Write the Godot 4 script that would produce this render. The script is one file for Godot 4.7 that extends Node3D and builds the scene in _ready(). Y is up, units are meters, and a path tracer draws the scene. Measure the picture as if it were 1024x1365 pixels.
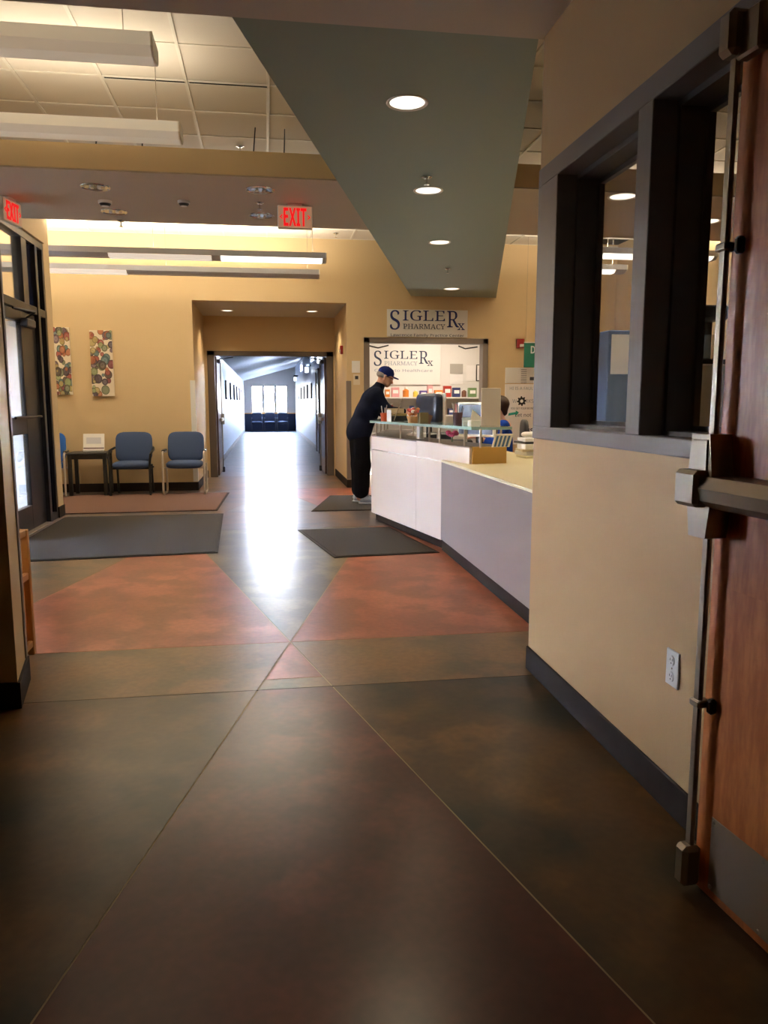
extends Node3D
# A clinic lobby with a pharmacy counter. Camera at the origin looks towards -z; y is up; metres.

const EYE := Vector3(0, 1.3, 0)
const FOCAL := 1030.0
var R := Basis()
var M := {}
var taken := {}
var bump_tex: ImageTexture

# ---------------------------------------------------------------- mesh builder
class MB:
	var st := SurfaceTool.new()
	func _init() -> void:
		st.begin(Mesh.PRIMITIVE_TRIANGLES)
	func vtx(p: Vector3, n: Vector3, uv: Vector2) -> void:
		st.set_normal(n)
		st.set_uv(uv)
		st.add_vertex(p)
	func tri3(a: Vector3, b: Vector3, c: Vector3, na: Vector3, nb: Vector3, nc: Vector3, ua := Vector2.ZERO, ub := Vector2.ZERO, uc := Vector2.ZERO) -> void:
		if (b - a).cross(c - a).dot(na + nb + nc) > 0.0:
			vtx(a, na, ua); vtx(c, nc, uc); vtx(b, nb, ub)
		else:
			vtx(a, na, ua); vtx(b, nb, ub); vtx(c, nc, uc)
	func tri(a: Vector3, b: Vector3, c: Vector3, n: Vector3) -> void:
		tri3(a, b, c, n, n, n)
	func quad(a: Vector3, b: Vector3, c: Vector3, d: Vector3, n: Vector3) -> void:
		tri3(a, b, c, n, n, n, Vector2(0, 1), Vector2(1, 1), Vector2(1, 0))
		tri3(a, c, d, n, n, n, Vector2(0, 1), Vector2(1, 0), Vector2(0, 0))
	func box(c: Vector3, s: Vector3, bs := Basis(), bev := 0.0) -> void:
		var h := s * 0.5
		bev = minf(bev, minf(h.x, minf(h.y, h.z)) * 0.9)
		var P := func(i: int, sg: Array) -> Vector3:
			var v := Vector3.ZERO
			for k in 3:
				v[k] = sg[k] * (h[k] - (0.0 if k == i else bev))
			return c + bs * v
		for i in 3:
			var j := (i + 1) % 3
			var k := (i + 2) % 3
			for s1 in [-1, 1]:
				var q := []
				for pr in [[-1, -1], [1, -1], [1, 1], [-1, 1]]:
					var sg := [0, 0, 0]
					sg[i] = s1; sg[j] = pr[0]; sg[k] = pr[1]
					q.append(P.call(i, sg))
				var n := Vector3.ZERO
				n[i] = s1
				quad(q[0], q[1], q[2], q[3], (bs * n).normalized())
				if bev > 0.0:
					for s2 in [-1, 1]:
						var e := []
						for s3 in [-1, 1]:
							var sg2 := [0, 0, 0]
							sg2[i] = s1; sg2[j] = s2; sg2[k] = s3
							e.append([P.call(i, sg2), P.call(j, sg2)])
						var n2 := Vector3.ZERO
						n2[i] = s1; n2[j] = s2
						quad(e[0][0], e[1][0], e[1][1], e[0][1], (bs * n2).normalized())
		if bev > 0.0:
			for a in [-1, 1]:
				for b in [-1, 1]:
					for d in [-1, 1]:
						tri(P.call(0, [a, b, d]), P.call(1, [a, b, d]), P.call(2, [a, b, d]), (bs * Vector3(a, b, d)).normalized())
	func span(a: Vector3, b: Vector3, bev := 0.0) -> void:
		box((a + b) * 0.5, (b - a).abs(), Basis(), bev)
	func prism(poly: PackedVector2Array, o: Vector3, u: Vector3, v: Vector3, w: Vector3) -> void:
		var area := 0.0
		var n := poly.size()
		for i in n:
			area += poly[i].cross(poly[(i + 1) % n])
		var sg := signf(area)
		for i in n:
			var p := poly[i]
			var q := poly[(i + 1) % n]
			var e := q - p
			var n2 := Vector2(e.y, -e.x) * sg
			var a := o + u * p.x + v * p.y
			var b := o + u * q.x + v * q.y
			quad(a, b, b + w, a + w, (u * n2.x + v * n2.y).normalized())
		var wn := w.normalized()
		var ix := Geometry2D.triangulate_polygon(poly)
		for t in range(0, ix.size(), 3):
			var a := o + u * poly[ix[t]].x + v * poly[ix[t]].y
			var b := o + u * poly[ix[t + 1]].x + v * poly[ix[t + 1]].y
			var c := o + u * poly[ix[t + 2]].x + v * poly[ix[t + 2]].y
			tri(a, b, c, -wn)
			tri(a + w, b + w, c + w, wn)
	func tube(pts: Array, rad, sides := 10, caps := true) -> void:
		var n := pts.size()
		var rings := []
		var side := Vector3.ZERO
		var tans := []
		for i in n:
			var t: Vector3 = (pts[mini(i + 1, n - 1)] - pts[maxi(i - 1, 0)]).normalized()
			tans.append(t)
			if i == 0:
				side = t.cross(Vector3.UP if absf(t.y) < 0.9 else Vector3.RIGHT).normalized()
			else:
				side = (side - t * side.dot(t)).normalized()
			var up := side.cross(t)
			var r: float = rad[i] if rad is Array else rad
			var ring := []
			for k in sides:
				var a := TAU * k / sides
				var d := side * cos(a) + up * sin(a)
				ring.append([pts[i] + d * r, d])
			rings.append(ring)
		for i in n - 1:
			for k in sides:
				var k2 := (k + 1) % sides
				var a = rings[i][k]; var b = rings[i][k2]; var c = rings[i + 1][k2]; var d = rings[i + 1][k]
				tri3(a[0], b[0], c[0], a[1], b[1], c[1])
				tri3(a[0], c[0], d[0], a[1], c[1], d[1])
		if caps:
			for e in [0, n - 1]:
				var nn: Vector3 = tans[e] * (-1.0 if e == 0 else 1.0)
				for k in range(1, sides - 1):
					tri(rings[e][0][0], rings[e][k][0], rings[e][k + 1][0], nn)
	func lathe(prof: Array, seg: int, xf := Transform3D()) -> void:
		for i in prof.size() - 1:
			var p: Vector2 = prof[i]
			var q: Vector2 = prof[i + 1]
			var e := q - p
			var n2 := Vector2(e.y, -e.x).normalized()
			for k in seg:
				var a0 := TAU * k / seg
				var a1 := TAU * (k + 1) / seg
				var d0 := Vector3(cos(a0), 0, sin(a0))
				var d1 := Vector3(cos(a1), 0, sin(a1))
				var na := (xf.basis * (d0 * n2.x + Vector3.UP * n2.y)).normalized()
				var nb := (xf.basis * (d1 * n2.x + Vector3.UP * n2.y)).normalized()
				var a := xf * (d0 * p.x + Vector3.UP * p.y)
				var b := xf * (d1 * p.x + Vector3.UP * p.y)
				var c := xf * (d1 * q.x + Vector3.UP * q.y)
				var d := xf * (d0 * q.x + Vector3.UP * q.y)
				if p.x > 0.0:
					tri3(a, b, c, na, nb, nb)
				if q.x > 0.0:
					tri3(a, c, d, na, nb, na)
	func blob(c: Vector3, s: Vector3, bs := Basis(), e1 := 0.4, e2 := 0.4, nu := 14, nv := 24) -> void:
		# superellipsoid: e1 shapes the profile along y, e2 the plan
		var pw := func(x: float, e: float) -> float:
			return signf(x) * pow(absf(x), e)
		var g := []
		for i in nu + 1:
			var ph := -PI / 2 + PI * i / nu
			var row := []
			for k in nv + 1:
				var th := TAU * k / nv
				var cp: float = pw.call(cos(ph), e1)
				var p := Vector3(cp * pw.call(cos(th), e2), pw.call(sin(ph), e1), cp * pw.call(sin(th), e2))
				var cn: float = pw.call(cos(ph), 2.0 - e1)
				var n := Vector3(cn * pw.call(cos(th), 2.0 - e2) / s.x, pw.call(sin(ph), 2.0 - e1) / s.y, cn * pw.call(sin(th), 2.0 - e2) / s.z)
				row.append([c + bs * (p * s * 0.5), (bs * n).normalized()])
			g.append(row)
		for i in nu:
			for k in nv:
				var a = g[i][k]; var b = g[i][k + 1]; var cc = g[i + 1][k + 1]; var d = g[i + 1][k]
				tri3(a[0], b[0], cc[0], a[1], b[1], cc[1])
				tri3(a[0], cc[0], d[0], a[1], cc[1], d[1])
	func done() -> ArrayMesh:
		return st.commit()

# ---------------------------------------------------------------- nodes
func numbered(s: String) -> String:
	var n: int = taken.get(s, 0)
	taken[s] = n + 1
	return s if n == 0 else "%s_%03d" % [s, n]

func tag(o: Node, label: String, category: String, group := "") -> Node:
	o.set_meta("label", label)
	o.set_meta("category", category)
	if group:
		o.set_meta("group", group)
	return o

func thing(called: String, label: String, category: String, at := Vector3.ZERO, bs := Basis(), group := "") -> Node3D:
	var o := Node3D.new()
	o.name = numbered(called)
	add_child(o)
	o.transform = Transform3D(bs, at)
	tag(o, label, category, group)
	return o

func obj(called: String, mb: MB, m: Material, parent: Node = null) -> MeshInstance3D:
	var o := MeshInstance3D.new()
	o.mesh = mb.done()
	o.set_surface_override_material(0, m)
	put(o, called, parent)
	return o

func put(o: Node3D, called: String, parent: Node = null) -> void:
	if parent == null:
		o.name = numbered(called)
		add_child(o)
	else:
		o.name = called
		parent.add_child(o, true)

func share(called: String, mesh: Mesh, m: Material, at: Transform3D, parent: Node) -> MeshInstance3D:
	var o := MeshInstance3D.new()
	o.mesh = mesh
	o.set_surface_override_material(0, m)
	o.transform = at
	put(o, called, parent)
	return o

func struct(called: String, mb: MB, m: Material) -> MeshInstance3D:
	var o := obj(called, mb, m)
	o.set_meta("kind", "structure")
	return o

func sbox(called: String, a: Vector3, b: Vector3, m: Material, bev := 0.0) -> MeshInstance3D:
	var mb := MB.new()
	mb.span(a, b, bev)
	return struct(called, mb, m)

func pbox(called: String, c: Vector3, s: Vector3, m: Material, parent: Node = null, bev := 0.0, bs := Basis()) -> MeshInstance3D:
	var mb := MB.new()
	mb.box(c, s, bs, bev)
	return obj(called, mb, m, parent)

func ptube(called: String, pts: Array, rad, m: Material, parent: Node = null, sides := 10) -> MeshInstance3D:
	var mb := MB.new()
	mb.tube(pts, rad, sides)
	return obj(called, mb, m, parent)

func copy(o: Node3D, at: Vector3, bs: Basis, label: String) -> Node3D:
	var c: Node3D = o.duplicate()
	c.name = numbered(String(o.name).rstrip("0123456789").trim_suffix("_"))
	add_child(c)
	c.transform = Transform3D(bs, at)
	if label:
		c.set_meta("label", label)
	return c

func letters(called: String, s: String, c: Vector3, w: float, h: float, m: Material, parent: Node, bold := false, serif := true, bs := Basis(), depth := 0.004) -> MeshInstance3D:
	var f := SystemFont.new()
	f.font_names = PackedStringArray(["Droid Serif" if serif else "Droid Sans"])
	f.font_weight = 700 if bold else 400
	var t := TextMesh.new()
	t.text = s
	t.font = f
	t.font_size = 64
	t.pixel_size = 0.01
	t.depth = 0.02
	t.curve_step = 2.0
	var ab := t.get_aabb()
	var k := Vector3(w / maxf(ab.size.x, 0.001), h / maxf(ab.size.y, 0.001), depth / 0.02)
	var mid := ab.position + ab.size * 0.5
	return share(called, t, m, Transform3D(bs * Basis.from_scale(k), c - bs * (mid * k)), parent)

# a wall with rectangular holes: axis 0 = wall across x, 2 = wall across z; u runs along the wall, v up
func wall(axis: int, p0: float, p1: float, u0: float, u1: float, v0: float, v1: float, holes := []) -> MB:
	var mb := MB.new()
	var us := [u0, u1]
	for h in holes:
		us.append(clampf(h[0], u0, u1)); us.append(clampf(h[1], u0, u1))
	us.sort()
	for i in us.size() - 1:
		if us[i + 1] - us[i] < 1e-5:
			continue
		var mid: float = (us[i] + us[i + 1]) * 0.5
		var cuts := []
		for h in holes:
			if h[0] < mid and mid < h[1]:
				cuts.append([h[2], h[3]])
		cuts.sort()
		var v := v0
		for ct in cuts + [[v1, v1]]:
			if ct[0] - v > 1e-5:
				if axis == 2:
					mb.span(Vector3(us[i], v, p0), Vector3(us[i + 1], ct[0], p1))
				else:
					mb.span(Vector3(p0, v, us[i]), Vector3(p1, ct[0], us[i + 1]))
			v = ct[1]
	return mb

# ---------------------------------------------------------------- pixels to rays
func ray(u: float, v: float) -> Vector3:
	return R * Vector3(u - 512.0, 682.5 - v, -FOCAL)
func onz(u: float, v: float, z: float) -> Vector3:
	var r := ray(u, v)
	return EYE + r * (z / r.z)
func ony(u: float, v: float, y: float) -> Vector3:
	var r := ray(u, v)
	return EYE + r * ((y - EYE.y) / r.y)
func onplane(u: float, v: float, a: Vector3, b: Vector3) -> Vector3:
	var n := Vector3(b.z - a.z, 0, a.x - b.x)
	var r := ray(u, v)
	return EYE + r * (n.dot(a - EYE) / n.dot(r))

# ---------------------------------------------------------------- materials
func srgb(r: float, g: float, b: float) -> Color:
	return Color(r / 255.0, g / 255.0, b / 255.0)

func mat(called: String, c: Color, rough := 0.6, metal := 0.0, spec := 0.5) -> StandardMaterial3D:
	var m := StandardMaterial3D.new()
	m.resource_name = called
	m.albedo_color = c
	m.roughness = rough
	m.metallic = metal
	m.metallic_specular = spec
	M[called] = m
	return m

func glow(called: String, c: Color, e: float) -> StandardMaterial3D:
	var m := mat(called, c, 0.5)
	m.emission_enabled = true
	m.emission = c
	m.emission_energy_multiplier = e
	return m

func pane(called: String, c: Color, alpha: float) -> StandardMaterial3D:
	var m := mat(called, Color(c.r, c.g, c.b, alpha), 0.02)
	m.transparency = BaseMaterial3D.TRANSPARENCY_ALPHA
	return m

func noise(sd: int, freq: float, oct: int, size := 512) -> Image:
	var n := FastNoiseLite.new()
	n.seed = sd
	n.frequency = freq
	n.fractal_octaves = oct
	n.noise_type = FastNoiseLite.TYPE_SIMPLEX_SMOOTH
	var im := n.get_seamless_image(size, size)
	im.convert(Image.FORMAT_L8)
	return im

func mottled(sd: int, cols: Array, size := 512) -> ImageTexture:
	# cols: three colours mixed by two noises of different grain, then a fine fleck
	var a := noise(sd, 0.005, 3, size)
	var b := noise(sd + 1, 0.014, 4, size)
	var f := noise(sd + 2, 0.12, 2, size)
	var ad := a.get_data()
	var bd := b.get_data()
	var fd := f.get_data()
	var out := PackedByteArray()
	out.resize(size * size * 3)
	var c0: Color = cols[0]
	var c1: Color = cols[1]
	var c2: Color = cols[2]
	for i in size * size:
		var x := smoothstep(0.2, 0.8, ad[i] / 255.0)
		var y := smoothstep(0.3, 0.72, bd[i] / 255.0)
		var c := c0.lerp(c1, x).lerp(c2, y * 0.7)
		var k := 0.93 + 0.14 * fd[i] / 255.0
		out[i * 3] = clampi(int(c.r * k * 255.0), 0, 255)
		out[i * 3 + 1] = clampi(int(c.g * k * 255.0), 0, 255)
		out[i * 3 + 2] = clampi(int(c.b * k * 255.0), 0, 255)
	return ImageTexture.create_from_image(Image.create_from_data(size, size, false, Image.FORMAT_RGB8, out))

func stained(called: String, sd: int, cols: Array, rough: float) -> StandardMaterial3D:
	var m := mat(called, Color.WHITE, rough, 0.0, 0.42)
	m.albedo_texture = mottled(sd, cols)
	m.uv1_triplanar = true
	m.uv1_world_triplanar = true
	m.uv1_scale = Vector3(0.36, 0.36, 0.36)
	m.heightmap_enabled = true
	m.heightmap_texture = bump_tex
	m.heightmap_scale = 0.025
	return m

func painted(called: String, c: Color, rough := 0.55) -> StandardMaterial3D:
	var m := mat(called, c, rough, 0.0, 0.35)
	m.uv1_triplanar = true
	m.uv1_world_triplanar = true
	m.uv1_scale = Vector3(3.0, 3.0, 3.0)
	m.heightmap_enabled = true
	m.heightmap_texture = bump_tex
	m.heightmap_scale = 0.03
	return m

func wood(called: String, sd: int, a: Color, b: Color, scale: Vector3, rough: float) -> StandardMaterial3D:
	# grain runs along local y: noise stretched
	var n := noise(sd, 0.03, 4, 512)
	var g := noise(sd + 5, 0.1, 2, 512)
	var nd := n.get_data()
	var gd := g.get_data()
	var out := PackedByteArray()
	out.resize(512 * 512 * 3)
	for y in 512:
		for x in 512:
			var yy := (y / 8) % 512
			var v := nd[yy * 512 + x] / 255.0 * 0.7 + gd[(y / 4 % 512) * 512 + x] / 255.0 * 0.3
			var c := a.lerp(b, clampf((v - 0.3) / 0.4, 0.0, 1.0))
			var i := (y * 512 + x) * 3
			out[i] = int(c.r * 255.0); out[i + 1] = int(c.g * 255.0); out[i + 2] = int(c.b * 255.0)
	var m := mat(called, Color.WHITE, rough)
	m.albedo_texture = ImageTexture.create_from_image(Image.create_from_data(512, 512, false, Image.FORMAT_RGB8, out))
	m.uv1_triplanar = true
	m.uv1_scale = scale
	return m

func woven(called: String, sd: int, a: Color, b: Color, scale: float, relief := 0.15) -> StandardMaterial3D:
	var n := noise(sd, 0.22, 2, 256)
	var nd := n.get_data()
	var out := PackedByteArray()
	out.resize(256 * 256 * 3)
	for i in 256 * 256:
		var c := a.lerp(b, clampf((nd[i] / 255.0 - 0.25) * 2.0, 0.0, 1.0))
		out[i * 3] = int(c.r * 255.0); out[i * 3 + 1] = int(c.g * 255.0); out[i * 3 + 2] = int(c.b * 255.0)
	var m := mat(called, Color.WHITE, 0.95, 0.0, 0.2)
	m.albedo_texture = ImageTexture.create_from_image(Image.create_from_data(256, 256, false, Image.FORMAT_RGB8, out))
	m.heightmap_enabled = true
	m.heightmap_texture = ImageTexture.create_from_image(n)
	m.heightmap_scale = relief
	m.uv1_triplanar = true
	m.uv1_scale = Vector3(scale, scale, scale)
	return m

func print_mat(called: String, im: Image, rough := 0.6) -> StandardMaterial3D:
	var m := mat(called, Color.WHITE, rough)
	m.albedo_texture = ImageTexture.create_from_image(im)
	m.texture_repeat = false
	return m

# ---------------------------------------------------------------- lights
func area(called: String, at: Vector3, dir: Vector3, size: Vector2, e: float, c: Color) -> void:
	var l := AreaLight3D.new()
	l.name = called
	add_child(l, true)
	var up := Vector3.UP if absf(dir.y) < 0.9 else Vector3.BACK
	l.transform = Transform3D(Basis.looking_at(dir, up), at)
	l.area_size = size
	l.light_energy = e
	l.light_color = c
	l.area_range = 40.0
	l.shadow_enabled = true

func spot(called: String, at: Vector3, e: float, c: Color, ang := 55.0, r := 0.07, parent: Node = null) -> void:
	var l := SpotLight3D.new()
	l.name = called
	(parent if parent else self).add_child(l, true)
	l.transform = Transform3D(Basis.looking_at(Vector3.DOWN, Vector3.BACK), at)
	l.light_energy = e
	l.light_color = c
	l.spot_angle = ang
	l.spot_angle_attenuation = 0.6
	l.light_size = r
	l.spot_range = 30.0
	l.spot_attenuation = 2.0
	l.shadow_enabled = true

func omni(called: String, at: Vector3, e: float, c: Color, r := 0.05) -> void:
	var l := OmniLight3D.new()
	l.name = called
	add_child(l, true)
	l.position = at
	l.light_energy = e
	l.light_color = c
	l.light_size = r
	l.omni_range = 20.0
	l.omni_attenuation = 2.0
	l.shadow_enabled = true

# ---------------------------------------------------------------- bodies as smooth fields
# caps: [a, b, ra, rb]; returns one continuous mesh
func body(caps: Array, cell: float, k := 0.03) -> MB:
	var lo := Vector3.ONE * 1e9
	var hi := -lo
	for c in caps:
		var r: float = maxf(c[2], c[3]) + cell * 3.0
		for p in [c[0], c[1]]:
			lo = lo.min(p - Vector3.ONE * r)
			hi = hi.max(p + Vector3.ONE * r)
	var nx := int((hi.x - lo.x) / cell) + 2
	var ny := int((hi.y - lo.y) / cell) + 2
	var nz := int((hi.z - lo.z) / cell) + 2
	var f := PackedFloat32Array()
	f.resize(nx * ny * nz)
	f.fill(1.0)
	for c in caps:
		var a: Vector3 = c[0]
		var b: Vector3 = c[1]
		var ra: float = c[2]
		var rb: float = c[3]
		var m: float = maxf(ra, rb) + k + cell * 2.0
		var p0 := (a.min(b) - Vector3.ONE * m - lo) / cell
		var p1 := (a.max(b) + Vector3.ONE * m - lo) / cell
		var ab := b - a
		var l2 := maxf(ab.length_squared(), 1e-9)
		for z in range(maxi(0, int(p0.z)), mini(nz, int(p1.z) + 2)):
			for y in range(maxi(0, int(p0.y)), mini(ny, int(p1.y) + 2)):
				for x in range(maxi(0, int(p0.x)), mini(nx, int(p1.x) + 2)):
					var p := lo + Vector3(x, y, z) * cell
					var t := clampf((p - a).dot(ab) / l2, 0.0, 1.0)
					var d := (p - a - ab * t).length() - lerpf(ra, rb, t)
					var i := (z * ny + y) * nx + x
					var e := f[i]
					var h := clampf(0.5 + 0.5 * (e - d) / k, 0.0, 1.0)
					f[i] = lerpf(e, d, h) - k * h * (1.0 - h)
	var at := {}
	var pos := PackedVector3Array()
	for z in nz - 1:
		for y in ny - 1:
			for x in nx - 1:
				var i := (z * ny + y) * nx + x
				if f[i] > cell * 2.5:
					continue
				var sum := Vector3.ZERO
				var cnt := 0
				for e in 12:
					var ax := e / 4
					var q := e % 4
					var o := [0, 0, 0]
					o[(ax + 1) % 3] = q & 1
					o[(ax + 2) % 3] = q >> 1
					var i0: int = ((z + o[2]) * ny + y + o[1]) * nx + x + o[0]
					var st: int = 1 if ax == 0 else nx if ax == 1 else nx * ny
					var v0 := f[i0]
					var v1 := f[i0 + st]
					if (v0 < 0.0) != (v1 < 0.0):
						var p := Vector3(x + o[0], y + o[1], z + o[2])
						p[ax] += v0 / (v0 - v1)
						sum += p
						cnt += 1
				if cnt:
					at[i] = pos.size()
					pos.append(lo + sum / cnt * cell)
	var faces := PackedInt32Array()
	for i in at:
		var x: int = i % nx
		var y: int = (i / nx) % ny
		var z: int = i / (nx * ny)
		for ax in 3:
			var st: int = 1 if ax == 0 else nx if ax == 1 else nx * ny
			if (f[i] < 0.0) == (f[i + st] < 0.0):
				continue
			var s1: int = nx if ax == 0 else nx * ny if ax == 1 else 1
			var s2: int = nx * ny if ax == 0 else 1 if ax == 1 else nx
			if not (at.has(i - s1) and at.has(i - s2) and at.has(i - s1 - s2)):
				continue
			var q := [at[i], at[i - s1], at[i - s1 - s2], at[i - s2]]
			if f[i] >= 0.0:
				q.reverse()
			faces.append_array(PackedInt32Array([q[0], q[1], q[2], q[0], q[2], q[3]]))
	var nor := PackedVector3Array()
	nor.resize(pos.size())
	for t in range(0, faces.size(), 3):
		var n := (pos[faces[t + 1]] - pos[faces[t]]).cross(pos[faces[t + 2]] - pos[faces[t]])
		for j in 3:
			nor[faces[t + j]] += n
	# make the normals point outwards
	var mb := MB.new()
	for t in range(0, faces.size(), 3):
		var a := faces[t]
		var b := faces[t + 1]
		var c := faces[t + 2]
		mb.tri3(pos[a], pos[b], pos[c], nor[a].normalized(), nor[b].normalized(), nor[c].normalized())
	return mb

# a hand: palm and five curled fingers; w = wrist, d = direction of the fingers, n = back of the hand, side = +1 or -1 for the thumb
func hand_caps(w: Vector3, d: Vector3, n: Vector3, side: float, curl := 0.5) -> Array:
	var s := d.cross(n).normalized() * side
	var caps := []
	for i in 4:
		var o := s * (0.028 - 0.019 * i)
		caps.append([w + o * 0.6, w + d * 0.085 + o, 0.014, 0.011])
		var ln: float = [0.032, 0.036, 0.034, 0.026][i]
		var p := w + d * 0.088 + o
		var dir := d
		for j in 3:
			dir = (dir - n * curl * 0.5).normalized()
			caps.append([p, p + dir * ln, 0.009 - 0.0006 * j, 0.0085 - 0.0006 * j])
			p += dir * ln
			ln *= 0.8
	var t0 := w + d * 0.03 + s * 0.03
	var t1 := t0 + (d * 0.6 + s * 0.8).normalized() * 0.04
	caps.append([w + d * 0.015 + s * 0.015, t0, 0.015, 0.012])
	caps.append([t0, t1, 0.012, 0.010])
	caps.append([t1, t1 + (d * 0.9 + s * 0.25 - n * 0.2).normalized() * 0.032, 0.010, 0.008])
	return caps

# head parts: c centre, fw forward, up; returns capsules of skull, jaw, nose, ears, neck joint
func head_caps(c: Vector3, fw: Vector3, up: Vector3) -> Array:
	var s := fw.cross(up).normalized()
	var caps := [
		[c + up * 0.035 - fw * 0.025, c + up * 0.03 + fw * 0.03, 0.083, 0.076],
		[c - up * 0.03 + fw * 0.02, c - up * 0.075 + fw * 0.06, 0.066, 0.036],
		[c - up * 0.0 + fw * 0.092, c - up * 0.03 + fw * 0.112, 0.011, 0.015],
		[c + up * 0.024 + fw * 0.085 - s * 0.03, c + up * 0.024 + fw * 0.085 + s * 0.03, 0.016, 0.016],
		[c - up * 0.058 + fw * 0.092 - s * 0.016, c - up * 0.058 + fw * 0.092 + s * 0.016, 0.009, 0.009],
	]
	for k in [-1.0, 1.0]:
		caps.append([c + s * k * 0.078 + up * 0.012 - fw * 0.004, c + s * k * 0.076 - up * 0.03, 0.013, 0.009])
	return caps

# ---------------------------------------------------------------- scene
func _ready() -> void:
	view_and_light()
	make_materials()
	build_shell()
	build_floor()
	build_ceiling()
	build_corridor()
	build_pharmacy()
	build_near_wall()
	build_storefront()
	build_counter()
	build_counter_items()
	build_seating()
	build_people()
	build_small()

func view_and_light() -> void:
	var d := Vector3(354.0 - 512.0, 682.5 - 537.0, -FOCAL).normalized()
	var up := Vector3(-0.022, 1, 0)
	up = (up - d * up.dot(d)).normalized()
	R = Basis(up.cross(-d), up, -d).transposed()
	var cam := Camera3D.new()
	cam.name = "camera"
	add_child(cam)
	cam.transform = Transform3D(R, EYE)
	cam.fov = 2.0 * rad_to_deg(atan(682.5 / FOCAL))
	cam.near = 0.03
	cam.far = 200.0
	cam.current = true
	var e := Environment.new()
	e.background_mode = Environment.BG_SKY
	var sk := ProceduralSkyMaterial.new()
	sk.sky_top_color = srgb(168, 195, 236)
	sk.sky_horizon_color = srgb(232, 237, 246)
	sk.ground_bottom_color = srgb(120, 122, 120)
	sk.ground_horizon_color = srgb(190, 195, 200)
	sk.sky_energy_multiplier = SKY
	sk.ground_energy_multiplier = SKY * 0.5
	e.sky = Sky.new()
	e.sky.sky_material = sk
	e.tonemap_mode = Environment.TONE_MAPPER_LINEAR
	e.tonemap_exposure = 1.12
	e.sdfgi_enabled = true
	e.ssao_enabled = true
	e.ssil_enabled = true
	var w := WorldEnvironment.new()
	w.name = "environment"
	w.environment = e
	add_child(w)

const SKY := 14.0
const WARM := Color(1.0, 0.9, 0.74)
const LAMP := Color(1.0, 0.95, 0.86)

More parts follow.
